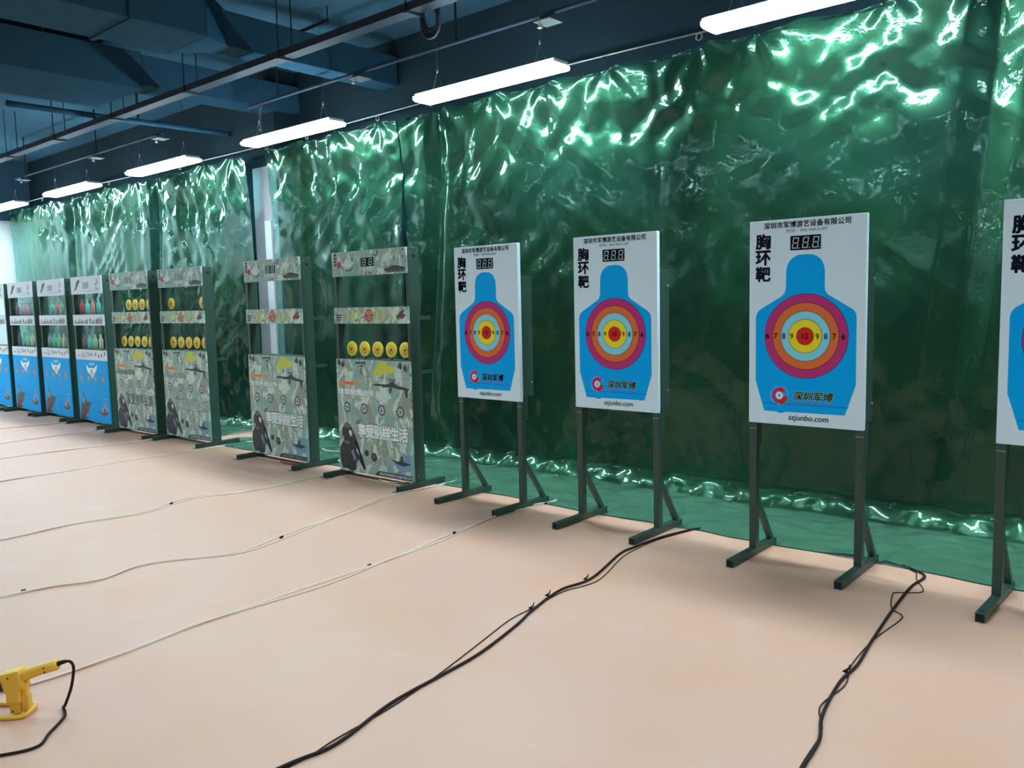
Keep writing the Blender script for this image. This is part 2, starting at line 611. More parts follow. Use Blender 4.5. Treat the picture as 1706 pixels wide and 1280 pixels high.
def make_tarp(x0, x1, seed, y_off, label):
    dx = 0.018
    nx = int((x1 - x0) / dx)
    ztop = 3.08
    zs = []
    z = ztop
    while z > 0.14:
        zs.append(('h', z))
        z -= 0.018
    for k in range(1, 6):
        zs.append(('c', k / 6))
    for k in range(0, 30):
        zs.append(('f', k / 29))
    off = Vector((seed * 13.7, seed * 3.1, seed * 7.7))
    hooks = [h for h in HOOKS if x0 - 0.4 < h < x1 + 0.4]
    R = 0.14
    vs = []
    for kind, t in zs:
        for i in range(nx + 1):
            x = x0 + (x1 - x0) * i / nx
            z = t if kind == 'h' else 0.1
            base = 5.22 + y_off - 0.055 * max(0, (z - 2.2) / 0.9) ** 1.5
            # long hanging folds
            warp = 0.25 * noise.noise(Vector((x * 0.7, z * 0.8, 3)) + off)
            f = 0.030 * noise.noise(Vector(((x + warp * 0.5) * 2.0, z * 0.28, 1.7)) + off)
            f += 0.012 * noise.noise(Vector(((x + warp) * 5.5, z * 0.5, 9.1)) + off)
            patch = 0.5 + 0.9 * noise.noise(Vector((x * 0.55, z * 0.9, 21)) + off)
            patch = min(1, max(0.12, patch))
            topw = math.exp(-((z - 2.66 - 0.12 * noise.noise(Vector((x * 1.2, 3, 3)) + off)) / 0.18) ** 2)
            amp = 0.20 + 0.50 * patch ** 2 + 1.35 * topw * (0.45 + 0.55 * patch)
            w = Vector((noise.noise(Vector((x * 2.1, z * 2.1, 5)) + off), 0, noise.noise(Vector((x * 2.1, z * 2.1, 15)) + off))) * 0.22
            p = Vector((x * 2.9, 0, z * 2.2)) + w * 1.0 + off
            c = 0.007 * ridged(p) + 0.003 * ridged(p * 2.6 + Vector((4, 0, 2)))
            c += 1.0 * facets(x + w.x * 0.2, z + w.z * 0.2, off)
            # a few diagonal drag creases
            dg = (x * 0.75 + z) if noise.noise(Vector((x * 0.4, 7, 2)) + off) > 0 else (x * 0.75 - z)
            dm = max(0.0, noise.noise(Vector((x * 0.7, z * 0.7, 33)) + off) - 0.05)
            d = 0.035 * dm * ridged(Vector((dg * 4.0, 0, x * 0.4)) + off)
            h = f - (c - 0.02) * amp - d
            for hx in hooks:
                r = math.hypot(x - hx, ztop + 0.03 - z)
                if r < 1.0:
                    h += 0.012 * math.cos(8 * math.atan2(x - hx, ztop + 0.04 - z)) * math.exp(-r / 0.35) * min(1, r / 0.1)
            for fx, fwid, fdep in PLEATS:
                u_ = (x - fx - 0.10 * (z - 2.0)) / fwid
                if -1 < u_ < 1:
                    h += fdep * (1 - abs(u_)) ** 1.0 * min(1.0, z / 1.2) * (1.0 if u_ < 0 else 1.0)
            if kind == 'h':
                sag = 0.035 * abs(math.sin((x - x0) * PI / 0.62)) if z > ztop - 0.02 else 0
                vs.append((x, base + h, z - sag))
            elif kind == 'c':
                a = t * PI / 2
                cx = base - R * (1 - math.cos(a)) * 1.0
                k = 1 - t
                cz = 0.14 - R * math.sin(a) * 0.96
                wob = 1.2 * facets(x * 1.4, t * 0.3, off) + 0.012 * ridged(Vector((x * 4.0, t, 2)) + off) + 0.02 * noise.noise(Vector((x * 9, t * 2, 4)) + off)
                vs.append((x, cx + h * k - 0.02 * t, max(0.006, cz + wob * math.sin(t * PI) + 0.012)))
            else:
                ye = 4.40 + 0.05 * noise.noise(Vector((x * 1.1, 0, 8)) + off) + 0.02 * noise.noise(Vector((x * 4, 0, 8)) + off)
                ys = base - R - 0.02
                y = ys + (ye - ys) * t
                q = Vector((x * 2.4, y * 3.2, 2.0)) + off
                env = math.sin(PI * min(1, t * 1.0)) ** 0.6
                hz = 0.004 + env * (0.9 * max(0, 0.010 + facets(x * 1.3, y * 1.6, off)) + 0.016 * max(0, ridged(q) - 0.35) + 0.006 * max(0, ridged(q * 2.8) - 0.2)) + 0.055 * max(0, noise.noise(Vector((x * 1.9, 2, 5)) + off) - 0.15) * math.exp(-((1 - t) / 0.16) ** 2)
                hz += (1 - t) ** 6 * (0.02 + 0.012 * noise.noise(Vector((x * 6, 1, 1)) + off))
                hz *= 1.0 - 0.75 * math.exp(-((y - 4.47) / 0.1) ** 2) if any(abs(x - fx) < 0.05 for fx in FEET_X) else 1.0
                vs.append((x, y, hz))
    nr = len(zs)
    fs = []
    for j in range(nr - 1):
        for i in range(nx):
            a = j * (nx + 1) + i
            fs.append((a, a + nx + 1, a + nx + 2, a + 1))
    mb = MB()
    mb.add(vs, fs, TARP, True)
    o = mb.build('tarp')
    hem_shade = MB()  # dark strip standing in for hem and shadow under the lifted edge
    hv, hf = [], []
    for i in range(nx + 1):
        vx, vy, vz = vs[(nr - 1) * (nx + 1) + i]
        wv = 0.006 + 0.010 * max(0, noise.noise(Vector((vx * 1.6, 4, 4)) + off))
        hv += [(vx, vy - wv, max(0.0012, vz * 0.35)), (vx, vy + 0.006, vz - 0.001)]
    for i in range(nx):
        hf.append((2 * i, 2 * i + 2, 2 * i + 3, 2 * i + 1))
    hem_shade.add(hv, hf, DARK, True)
    hem_shade.build('hem_shade', o)
    return tag(o, label, 'tarp', 'green plastic tarps along the back wall')

STANDS = [(-3.889, 4.213), (-2.829, 4.200), (-1.652, 4.164), (-0.479, 4.114)]
CABS = [(-5.114, 4.215), (-6.487, 4.244), (-8.290, 4.327), (-9.330, 4.270), (-10.579, 4.326), (-11.729, 4.345), (-12.770, 4.330), (-13.86, 4.335)]
FEET_X = [x + s * 0.279 for x, _ in STANDS for s in (-1, 1)] + [x + s * 0.445 for x, _ in CABS for s in (-1, 1)]
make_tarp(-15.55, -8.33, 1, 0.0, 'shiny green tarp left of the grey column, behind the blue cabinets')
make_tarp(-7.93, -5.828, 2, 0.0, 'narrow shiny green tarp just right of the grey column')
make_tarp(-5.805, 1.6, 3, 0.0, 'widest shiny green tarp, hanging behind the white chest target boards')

# steel wire with its rings
mb = MB()
wp = []
for i in range(60):
    x = X0 + (X1 - X0) * i / 59
    wp.append((x, 5.17, 3.13 + 0.02 * math.cos((x + 4) * 0.7) + 0.004 * ((x + 5) / 5) ** 2))
wire = empty('suspension_wire', (0, 0, 0))
mb.tube(wp, 0.007, WIRE, 6)
mb.build('strand', wire)
for hx in HOOKS[::1]:
    mb = MB()
    ring = [(0.022 * math.cos(a), 0, 0.022 * math.sin(a) - 0.026) for a in [2 * PI * k / 14 for k in range(14)]]
    mb.tube(ring, 0.004, DARK if random.random() < .5 else WIRE, 5, True)
    zz = 3.13 + 0.02 * math.cos((hx + 4) * 0.7) + 0.004 * ((hx + 5) / 5) ** 2
    mb.build('ring', wire, (hx, 5.17, zz))
tag(wire, 'long thin steel wire with rings holding up the green tarps', 'wire')

# ------------------------------------------------------------------ batten lamps
def make_lamp():
    t = empty('batten_lamp')
    L = 0.686
    # rounded diffuser trough
    prof = [(-0.102, 0.034), (-0.104, 0.014), (-0.090, 0.003), (-0.058, 0.0), (0.058, 0.0), (0.090, 0.003), (0.104, 0.014), (0.102, 0.034)]
    n = len(prof)
    vs = [(-L, y, z) for y, z in prof] + [(L, y, z) for y, z in prof]
    fs = [(i, i + 1, i + 1 + n, i + n) for i in range(n - 1)] + [(n - 1, 0, n, 2 * n - 1), tuple(range(n - 1, -1, -1)), tuple(range(n, 2 * n))]
    mb = MB()
    mb.add(vs, fs, LAMP)
    mb.build('diffuser', t)
    mb = MB()
    mb.bbox((-L - 0.006, -0.082, 0.0345), (L + 0.006, 0.082, 0.060), WHITE_METAL, 0.006)
    mb.build('housing', t)
    for s in (-1, 1):
        mb = MB()
        mb.tube([(s * 0.51 - 0.06, 0, 0.059), (s * 0.51, 0, 0.21), (s * 0.51 + 0.06, 0, 0.059)], 0.0022, WIRE, 5)
        mb.lathe([(0.008, 0), (0.008, 0.03)], WIRE, 8, (s * 0.51, 0, 0.20))
        mb.tube([(s * 0.51, 0, 0.22), (s * 0.51, 0, ZC - 2.972)], 0.0018, DARK, 5)
        mb.build('hanger_wire', t)
    return t

lamp0 = make_lamp()
LAMP_LABELS = [
    'bright white batten lamp cut off at the top edge above the right-hand board',
    'bright white batten lamp hanging in the middle, above the two left target boards',
    'bright white batten lamp hanging in front of the grey column top',
    'bright white batten lamp hanging above the two camouflage cabinets left of the column',
    'small distant batten lamp, second from the left edge of the photo',
    'smallest batten lamp, cut off by the left edge of the photo']
for i, lb in enumerate(LAMP_LABELS):
    o = lamp0 if i == 0 else copy_tree(lamp0)
    o.location = ((-1.77, -4.255, -6.73, -9.22, -11.70, -14.20)[i], 4.68, 2.972)
    tag(o, lb, 'lamp', 'batten lamps in the row by the tarps')

# ------------------------------------------------------------------ chest target stands
def foot_tube(mb, x, y0, y1, z0=0.0, s=0.02):
    """square tube with an open dark front end and a bolt hole on top"""
    mb.bbox((x - s, y0, z0), (x + s, y1, z0 + 2 * s), GREEN, 0.003)
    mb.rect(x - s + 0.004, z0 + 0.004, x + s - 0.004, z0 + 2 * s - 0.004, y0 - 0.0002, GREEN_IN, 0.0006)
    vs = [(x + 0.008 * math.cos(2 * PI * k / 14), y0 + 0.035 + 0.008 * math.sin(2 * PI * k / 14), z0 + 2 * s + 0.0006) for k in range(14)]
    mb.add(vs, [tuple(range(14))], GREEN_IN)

SIL = [(0.001, 1.6025), (0.0388, 1.5990), (0.0640, 1.5870), (0.0830, 1.5680), (0.0935, 1.5455), (0.0985, 1.518), (0.0991, 1.4289), (0.1040, 1.412), (0.1180, 1.3965), (0.1347, 1.3866), (0.2348, 1.3256), (0.2460, 1.3150), (0.2529, 1.3028), (0.256, 1.2801), (0.2571, 0.951), (0.2069, 0.7988), (-0.0966, 0.7969), (-0.1080, 0.7915), (-0.1217, 0.789), (-0.1360, 0.7915), (-0.1500, 0.7957), (-0.211, 0.7964), (-0.2593, 0.9538), (-0.2605, 1.2818), (-0.2550, 1.3053), (-0.2450, 1.3200), (-0.2338, 1.3287), (-0.1328, 1.3874), (-0.1160, 1.3985), (-0.1045, 1.4140), (-0.0996, 1.4345), (-0.0985, 1.525), (-0.0920, 1.5520), (-0.0790, 1.5740), (-0.0620, 1.5890), (-0.0380, 1.6000)]

def make_stand():
    t = empty('chest_target_stand')
    W, ZT, ZB = 0.297, 1.783, 0.729
    mb = MB()
    mb.bbox((-W, 0.0, ZB), (W, 0.030, ZT), WHITE, 0.003)
    y = -0.0002
    mb.plate(SIL, y, 0.0004, BLUE)
    cx, cz = 0.0036, 1.190
    y -= 0.0006
    for r, m_ in ((0.2155, MAGENTA), (0.171, ORANGE), (0.128, CYAN), (0.0865, YELLOW), (0.0450, RED)):
        mb.disc(cx, cz, r, y, BLACK, 0.0003, 72)
        y -= 0.0004
        mb.disc(cx, cz, r - 0.0022, y, m_, 0.0003, 72)
        y -= 0.0004
    y -= 0.0003
    for x, s, m_ in ((-0.194, '6', BLACK), (-0.150, '7', BLACK), (-0.1075, '8', BLACK), (-0.0655, '9', BLACK), (0.0666, '9', BLACK), (0.1085, '8', BLACK), (0.150, '7', BLACK), (0.195, '6', BLACK)):
        text(mb, s, x - 0.0085, cz - 0.0145, x + 0.0085, cz + 0.0145, y, m_, 0.004)
    text(mb, '10', cx - 0.016, cz - 0.0145, cx + 0.016, cz + 0.0145, y, MATS['red_brown_spot'], 0.004)
    y = -0.0008
    text(mb, '深圳市军博游艺设备有限公司', -0.219, 1.738, 0.222, 1.7715, y, INK, 0.026, 0, 1.04)
    text(mb, '热线：400-968-5189', -0.102, 1.714, 0.106, 1.7335, y, INK_GREY, 0.004)
    for k, ch in enumerate('胸环靶'):
        zt = 1.716 - k * 0.0835
        text(mb, ch, -0.264, zt - 0.079, -0.181, zt, y, INK, 0.038)
    # round emblem and name
    ex, ez = -0.128, 0.881
    y = -0.0010
    mb.disc(ex, ez, 0.0475, y, CYAN, 0.0003)
    y -= 0.0005
    mb.disc(ex, ez, 0.0455, y, BLUE, 0.0003)
    y -= 0.0005
    mb.sector(ex, ez, 0.022, 0.041, 95, 270, y, MAGENTA)
    mb.sector(ex, ez, 0.020, 0.044, 40, 95, y, RED)
    mb.sector(ex, ez, 0.020, 0.046, 270, 356, y, RED)
    mb.disc(ex, ez, 0.0195, y, WHITE, 0.0003)
    y -= 0.0006
    mb.plate([(ex - 0.006, ez), (ex, ez - 0.009), (ex + 0.006, ez), (ex, ez + 0.009)], y, 0.0003, BLUE_D)
    y = -0.0012
    text(mb, '深圳军博', -0.058, 0.857, 0.152, 0.909, y, GOLD, 0.035, 0.18)
    text(mb, '深圳军博', -0.055, 0.861, 0.149, 0.906, y - 0.0006, BLACK, 0.008, 0.18)
    mb.plate([(-0.077, 0.843), (0.153, 0.845), (0.153, 0.848), (-0.077, 0.847)], y, 0.0003, PURPLE)
    mb.plate([(-0.214, 0.836), (0.226, 0.836), (0.226, 0.839), (-0.214, 0.839)], y, 0.0003, BLUE_D)
    text(mb, 'szjunbo.com', -0.081, 0.7475, 0.126, 0.7855, -0.0010, INK, 0.012, 0.22)
    mb.build('board', t)
    mb = MB()
    mb.bbox((-0.078, -0.0022, 1.624), (0.077, 0.001, 1.696), GLASS_BLACK, 0.001)
    for k in range(3):
        seg_digit(mb, -0.051 + 0.0515 * k, 1.660, 0.031, 0.056, -0.0024, SEG, 0.13, 0.0055)
        mb.disc(-0.0315 + 0.0515 * k, 1.634, 0.003, -0.0024, SEG, 0.0002, 12)
    mb.build('score_display', t)
    mb = MB()
    mb.bbox((-0.292, 0.0305, 0.76), (0.292, 0.145, 1.565), GREEN, 0.004)
    for zz in (0.85, 1.47):
        mb.lathe([(0.006, 0), (0.006, 0.006)], STEEL, 8, (0, 0, 0), Matrix.Translation((0.292, 0.125, zz)) @ Matrix.Rotation(PI / 2, 4, 'Y'))
    mb.build('housing', t)
    for s in (-1, 1):
        x = s * 0.277
        mb = MB()
        mb.bbox((x - 0.02, 0.0305 - 0.02, 0.0385), (x + 0.02, 0.0305 + 0.02, 0.7285), GREEN, 0.003)
        mb.bbox((x - 0.02, 0.0505, 0.60), (x + 0.02, 0.075, 0.765), GREEN, 0.003)
        mb.rect(x - 0.02, 0.694, x + 0.02, 0.698, 0.0104, STEEL, 0.0006)
        mb.build('post', t)
        mb = MB()
        foot_tube(mb, x, -0.264, 0.283)
        mb.build('foot', t)
        mb = MB()
        a, b = Vector((x, 0.042, 0.325)), Vector((x, 0.245, 0.036))
        L = (b - a).length
        ang = math.atan2(b.z - a.z, b.y - a.y)
        mx = Matrix.Translation(a) @ Matrix.Rotation(ang, 4, 'X')
        mb.bbox((-0.016, 0.004, -0.014), (0.016, L, 0.014), GREEN, 0.003, mx)
        mb.build('brace', t)
    return t

stand0 = make_stand()
STAND_LABELS = [
    'white chest ring target board on green posts, first one right of the camouflage cabinets',
    'white chest ring target board with a thick black cable running from its right foot',
    'white chest ring target board, the largest one shown whole',
    'white chest ring target board cut off by the right edge of the photo']
for i, (x, y) in enumerate(STANDS):
    o = stand0 if i == 0 else copy_tree(stand0)
    o.location = (x, y, 0)
    o.rotation_euler = (0, 0, math.radians((-1.0, 0.3, 0.3, -1.5)[i]))
    tag(o, STAND_LABELS[i], 'target stand', 'chest ring target stands')

# ------------------------------------------------------------------ target cabinets
CW = 0.446
def side_panel(t, s):
    mb = MB()
    a, b = (CW - 0.032, CW) if s > 0 else (-CW, -CW + 0.032)
    mb.bbox((a, 0.0125, 0.041), (b, 0.105, 1.819), GREEN, 0.003)
    mb.bbox((a, 0.0, 0.041), (b, 0.0125, 1.819), GREEN, 0.002)
    xs = b if s > 0 else a
    def spot(yc, zc, ry, rz, m_):
        vs = [(xs + s * 0.0008, yc + ry * math.cos(2 * PI * k / 16), zc + s * rz * math.sin(2 * PI * k / 16)) for k in range(16)]
        mb.add(vs, [tuple(range(16))], m_)
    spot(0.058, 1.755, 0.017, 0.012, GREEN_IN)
    for yc, zc in ((0.022, 1.79), (0.088, 1.79), (0.03, 0.09), (0.085, 0.07)):
        spot(yc, zc, 0.005, 0.005, STEEL)
    mb.build('side_panel', t)

def cabinet_frame(t, rails):
    for s in (-1, 1):
        side_panel(t, s)
        mb = MB()
        foot_tube(mb, s * 0.4445, -0.178, 0.30, 0.0035)
        mb.build('foot', t)
        mb = MB()
        mb.bbox((s * 0.4445 - 0.045, -0.20, 0.0), (s * 0.4445 + 0.045, -0.11, 0.0034), PLATE, 0.001)
        mb.build('foot_plate', t)
    mb = MB()
    mb.bbox((-CW + 0.033, 0.002, 1.800), (CW - 0.033, 0.104, 1.817), GREEN, 0.002)
    mb.build('top_bar', t)
    mb = MB()
    mb.bbox((-CW + 0.033, 0.014, 0.045), (CW - 0.033, 0.104, 0.075), GREEN, 0.002)
    mb.build('bottom_bar', t)
    for z in rails:
        mb = MB()
        mb.bbox((-CW + 0.033, 0.016, z - 0.03), (CW - 0.033, 0.10, z), GREEN, 0.002)
        mb.build('shelf_rail', t)
    for z in (1.29, 0.875):
        mb = MB()
        mb.bbox((CW - 0.05, 0.106, z - 0.014), (CW - 0.046, 0.26, z + 0.014), GREEN, 0.001)
        mb.lathe([(0.007, 0), (0.007, 0.012)], STEEL, 8, (0, 0, 0), Matrix.Translation((CW - 0.046, 0.115, z)) @ Matrix.Rotation(PI / 2, 4, 'Y'))
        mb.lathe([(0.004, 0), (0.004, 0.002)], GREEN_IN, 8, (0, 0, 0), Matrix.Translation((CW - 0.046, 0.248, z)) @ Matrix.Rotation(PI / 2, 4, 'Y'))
        mb.build('bracket', t)

def tank(mb, y):
    mb.plate([(0.1818, 1.6687), (0.2579, 1.6787), (0.2822, 1.6933), (0.3511, 1.6863), (0.4304, 1.672), (0.4174, 1.643), (0.2203, 1.6411)], y, 0.0003, SCRIB)
    mb.plate([(0.13, 1.681), (0.28, 1.683), (0.28, 1.687), (0.13, 1.685)], y, 0.0003, SCRIB)
    for k in range(6):
        mb.disc(0.235 + k * 0.034, 1.650, 0.011, y - 0.0005, CAMO_D, 0.0002, 14)

def make_camo_cabinet():
    t = empty('camouflage_target_cabinet')
    cabinet_frame(t, (1.378, 0.970))
    # header
    mb = MB()
    mb.bbox((-CW, -0.012, 1.628), (CW - 0.004, -0.0005, 1.821), CAMO, 0.002)
    y = -0.0123
    tank(mb, y)
    for x, z in ((0.112, 1.800), (0.409, 1.805), (0.401, 1.753), (-0.055, 1.737), (-0.191, 1.69), (0.31, 1.74), (0.02, 1.645), (0.10, 1.65)):
        mb.disc(x, z, 0.008, y, SCRIB, 0.0003, 10)
    mb.plate([(-0.375, 1.695), (-0.330, 1.695), (-0.328, 1.739), (-0.352, 1.750), (-0.372, 1.740)], y, 0.0003, MAGENTA)
    for k in range(4):
        z = 1.715 + k * 0.026
        mb.rect(-0.418, z, -0.384, z + 0.016, y, SCRIB)
    for x in (-0.27, -0.24, -0.215):
        mb.plate([(x, 1.665), (x + 0.02, 1.668), (x + 0.012, 1.685), (x + 0.002, 1.682)], y, 0.0003, SCRIB)
    h = mb.build('header_panel', t)
    mb = MB()
    mb.bbox((-0.080, -0.0145, 1.696), (0.072, -0.0122, 1.763), GLASS_BLACK, 0.001)
    for k in range(2):
        seg_digit(mb, -0.040 + 0.075 * k, 1.7295, 0.042, 0.052, -0.0147, SEG, 0.1, 0.007)
    mb.build('score_display', h)
    # middle band
    mb = MB()
    mb.bbox((-CW, -0.012, 1.252), (CW, -0.0005, 1.380), CAMO, 0.002)
    def chevron(x, d, m_=GOLD, w=0.026):
        z0, z1, zm = 1.268, 1.362, 1.315
        mb.plate([(x, z0), (x + w, z0), (x + w + d, zm), (x + w, z1), (x, z1), (x + d, zm)], y, 0.0003, m_)
    for x in (-0.30, -0.235, -0.155):
        chevron(x, 0.026, BLOB if x > -0.25 else GOLD)
    for x in (0.055, 0.13, 0.215):
        chevron(x, 0.026, GOLD if x > 0.1 else BLOB)
    mb.sector(-0.010, 1.316, 0.037, 0.048, 0, 360, y - 0.0004, RED, 40)
    mb.sector(-0.010, 1.316, 0.018, 0.026, 0, 360, y - 0.0004, RED, 30)
    mb.rect(-0.055, 1.312, 0.035, 1.320, y, RED)
    mb.plate([(0.3048, 1.3045), (0.3537, 1.3435), (0.4125, 1.3603), (0.385, 1.327), (0.4173, 1.3177), (0.3851, 1.2889), (0.345, 1.296), (0.3267, 1.2811)], y, 0.0003, BROWN2)
    for k in range(3):
        z = 1.276 + k * 0.019
        mb.plate([(-0.43, z), (-0.35 + 0.01 * k, z + 0.003), (-0.345, z + 0.011), (-0.41, z + 0.012)], y, 0.0003, SCRIB)
    for x in (-0.175, -0.15):
        mb.plate([(x, 1.273), (x + 0.016, 1.27), (x + 0.02, 1.285), (x + 0.004, 1.29)], y, 0.0003, SCRIB)
    mb.build('middle_panel', t)
    # lower panel
    mb = MB()
    mb.bbox((-CW, -0.012, 0.046), (CW, -0.0005, 0.967), CAMO, 0.002)
    mb.plate([(-0.4009, 0.3948), (-0.3555, 0.4431), (-0.2822, 0.4124), (-0.2579, 0.3739), (-0.2246, 0.3274), (-0.2184, 0.2653), (-0.2324, 0.2237), (-0.1842, 0.1787), (-0.131, 0.0762), (-0.1445, 0.0748), (-0.2063, 0.1542), (-0.2353, 0.1289), (-0.2446, 0.0633), (-0.2966, 0.052), (-0.3434, 0.064), (-0.413, 0.0662), (-0.4369, 0.1189), (-0.443, 0.1815), (-0.4387, 0.2376), (-0.3952, 0.2912), (-0.3794, 0.3151), (-0.4052, 0.3402)], y, 0.0003, SOLD)
    mb.disc(-0.292, 0.352, 0.022, y - 0.0004, CAMO_D, 0.0002, 12)
    mb.plate([(-0.30, 0.21), (-0.27, 0.235), (-0.235, 0.15), (-0.26, 0.14)], y - 0.0004, 0.0002, TAN)
    for px, pz, r_ in ((-0.385, 0.20, 0.02), (-0.345, 0.14, 0.024), (-0.29, 0.10, 0.018), (-0.39, 0.10, 0.015)):
        mb.disc(px, pz, r_, y - 0.0004, SCRIB, 0.0002, 9)
    mb.plate([(-0.318, 0.375), (-0.300, 0.392), (-0.278, 0.372), (-0.286, 0.340), (-0.306, 0.345)], y - 0.0008, 0.0002, PALE)
    mb.plate([(-0.395, 0.285), (-0.350, 0.305), (-0.300, 0.285), (-0.345, 0.262)], y - 0.0008, 0.0002, CAMO_D)
    mb.plate([(-0.425, 0.235), (-0.385, 0.250), (-0.375, 0.205), (-0.41, 0.175)], y - 0.0008, 0.0002, GUN)
    mb.plate([(-0.35, 0.245), (-0.31, 0.255), (-0.30, 0.18), (-0.325, 0.15)], y - 0.0008, 0.0002, SCRIB)
    mb.plate([(-0.40, 0.14), (-0.36, 0.16), (-0.345, 0.09), (-0.385, 0.085)], y - 0.0008, 0.0002, GUN)
    mb.plate([(-0.30, 0.15), (-0.265, 0.17), (-0.27, 0.085), (-0.295, 0.08)], y - 0.0008, 0.0002, SCRIB)
    mb.plate([(-0.375, 0.43), (-0.345, 0.455), (-0.29, 0.43), (-0.30, 0.405), (-0.36, 0.40)], y - 0.0008, 0.0002, CAMO_D)
    mb.plate([(-0.25, 0.315), (-0.215, 0.30), (-0.12, 0.085), (-0.135, 0.078), (-0.225, 0.26)], y - 0.0008, 0.0002, BLACK)
    mb.plate([(-0.433, 0.7741), (-0.3282, 0.785), (-0.2329, 0.787), (-0.1138, 0.7768), (-0.2355, 0.7617), (-0.3446, 0.7577), (-0.4132, 0.7636)], y, 0.0003, FLAME)
    mb.plate([(-0.38, 0.773), (-0.30, 0.780), (-0.22, 0.777), (-0.29, 0.766)], y - 0.0004, 0.0002, ORANGE)
    mb.plate([(-0.0028, 0.7741), (0.0431, 0.7829), (0.1579, 0.7819), (0.1961, 0.7878), (0.216, 0.8055), (0.2597, 0.8056), (0.2612, 0.7906), (0.3073, 0.7758), (0.3925, 0.7671), (0.4283, 0.7562), (0.4217, 0.7476), (0.3549, 0.7486), (0.3058, 0.7505), (0.2444, 0.7603), (0.1564, 0.7589), (0.0933, 0.7663), (0.0161, 0.7663)], y, 0.0003, GUN)
    mb.plate([(0.1922, 0.8248), (0.2753, 0.820), (0.2748, 0.8096), (0.1915, 0.8146)], y, 0.0003, GUN)
    mb.plate([(0.205, 0.757), (0.235, 0.757), (0.215, 0.715), (0.195, 0.720)], y, 0.0003, GUN)
    mb.plate([(0.37, 0.757), (0.41, 0.752), (0.405, 0.690), (0.385, 0.690)], y, 0.0003, GUN)
    mb.plate([(0.0382, 0.9007), (0.0933, 0.9576), (0.1565, 0.9551), (0.1864, 0.9308), (0.2546, 0.9245), (0.2644, 0.883), (0.2009, 0.8639), (0.1513, 0.8748), (0.1176, 0.8439), (0.0085, 0.8441), (0.0171, 0.8743)], y, 0.0003, BLOB)
    for gx, gz in ((-0.4061, 0.9346), (-0.3589, 0.9228), (0.3325, 0.9286), (0.3865, 0.9138)):
        mb.disc(gx, gz, 0.02, y, SCRIB, 0.0003, 14, 0.024)
        mb.rect(gx - 0.006, gz + 0.02, gx + 0.006, gz + 0.032, y, SCRIB)
    for k in range(4):
        mb.rect(-0.195 + k * 0.032, 0.930, -0.17 + k * 0.032, 0.952, y, SCRIB)
    mb.rect(-0.150, 0.908, -0.108, 0.922, y, SCRIB)
    for k in range(3):
        mb.rect(-0.142, 0.853 + k * 0.018, -0.118, 0.865 + k * 0.018, y, SCRIB)
    mb.plate([(-0.097, 0.8315), (CW - 0.002, 0.8315), (CW - 0.002, 0.8335), (-0.097, 0.8335)], y, 0.0003, GUN)
    text(mb, '体验刺激战场', -0.429, 0.672, 0.017, 0.735, y - 0.0002, CAMO_D, 0.034)
    text(mb, '体验刺激战场', -0.427, 0.676, 0.0135, 0.731, y - 0.0008, TEXTW, 0.026)
    for ix in (-0.328, -0.112, 0.0995, 0.317):
        iz = 0.575
        mb.disc(ix, iz, 0.043, y, SCRIB, 0.0003, 28)
        mb.sector(ix, iz, 0.037, 0.040, 0, 360, y - 0.0004, BROWN2, 28)
        for k in range(8):
            a = k * PI / 4
            ca, sa = math.cos(a), math.sin(a)
            cb, sb = math.cos(a + 0.5), math.sin(a + 0.5)
            mb.plate([(ix + 0.006 * ca, iz + 0.006 * sa), (ix + 0.034 * ca, iz + 0.034 * sa), (ix + 0.030 * cb, iz + 0.030 * sb)], y - 0.0005, 0.0002, PALE)
    text(mb, '享受别样生活', -0.209, 0.333, 0.402, 0.464, y - 0.0002, CAMO_D, 0.036)
    text(mb, '享受别样生活', -0.202, 0.341, 0.394, 0.456, y - 0.0008, TEXTW, 0.034)
    mb.disc(-0.1036, 0.2172, 0.027, y, SCRIB, 0.0003, 9)
    mb.disc(-0.0127, 0.1926, 0.036, y, SCRIB, 0.0003, 11)
    mb.disc(-0.015, 0.197, 0.016, y - 0.0004, CAMO_D, 0.0002, 8)
    mb.plate([(0.22, 0.1636), (0.3115, 0.2241), (0.3255, 0.2511), (0.4117, 0.2503), (0.4168, 0.1226), (0.3045, 0.107)], y, 0.0003, WATER)
    mb.plate([(0.1964, 0.1918), (0.2725, 0.1989), (0.3344, 0.1918), (0.4199, 0.1786), (0.3323, 0.1555), (0.2581, 0.1673)], y - 0.0004, 0.0002, SCRIB)
    mb.plate([(0.2964, 0.1796), (0.302, 0.2318), (0.3245, 0.2339), (0.3332, 0.1702)], y - 0.0007, 0.0002, GUN)
    mb.plate([(0.22, 0.196), (0.27, 0.204), (0.29, 0.196), (0.27, 0.188)], y - 0.0007, 0.0002, PALE)
    mb.plate([(0.0353, 0.0885), (0.4267, 0.0885), (0.4245, 0.048), (-0.0137, 0.048)], y, 0.0003, GUN)
    text(mb, '深圳市军博游艺设备有限公司', 0.045, 0.055, 0.418, 0.081, y - 0.0006, PALE, 0.012, 0, 1.04)
    mb.build('lower_panel', t)
    return t

def add_disc(cab, x, z):
    mb = MB()
    c = Matrix.Translation((x, 0.058, z)) @ Matrix.Rotation(-PI / 2, 4, 'X')
    mb.lathe([(0.0, -0.004), (0.062, -0.004), (0.062, 0.004), (0.0, 0.004)][1:3], DISC_Y, 36, (0, 0, 0), c)
    y = 0.0535
    mb.sector(x, z, 0.040, 0.058, 0, 360, y, DISC_L, 36)
    mb.sector(x, z, 0.030, 0.034, 0, 360, y, MATS['flame_print'], 30)
    mb.disc(x, z, 0.013, y, DISC_R, 0.0003, 18)
    mb.box((x - 0.008, 0.0625, z - 0.075), (x + 0.008, 0.068, z + 0.02), GREEN_IN)
    return mb.build('target_disc', cab)

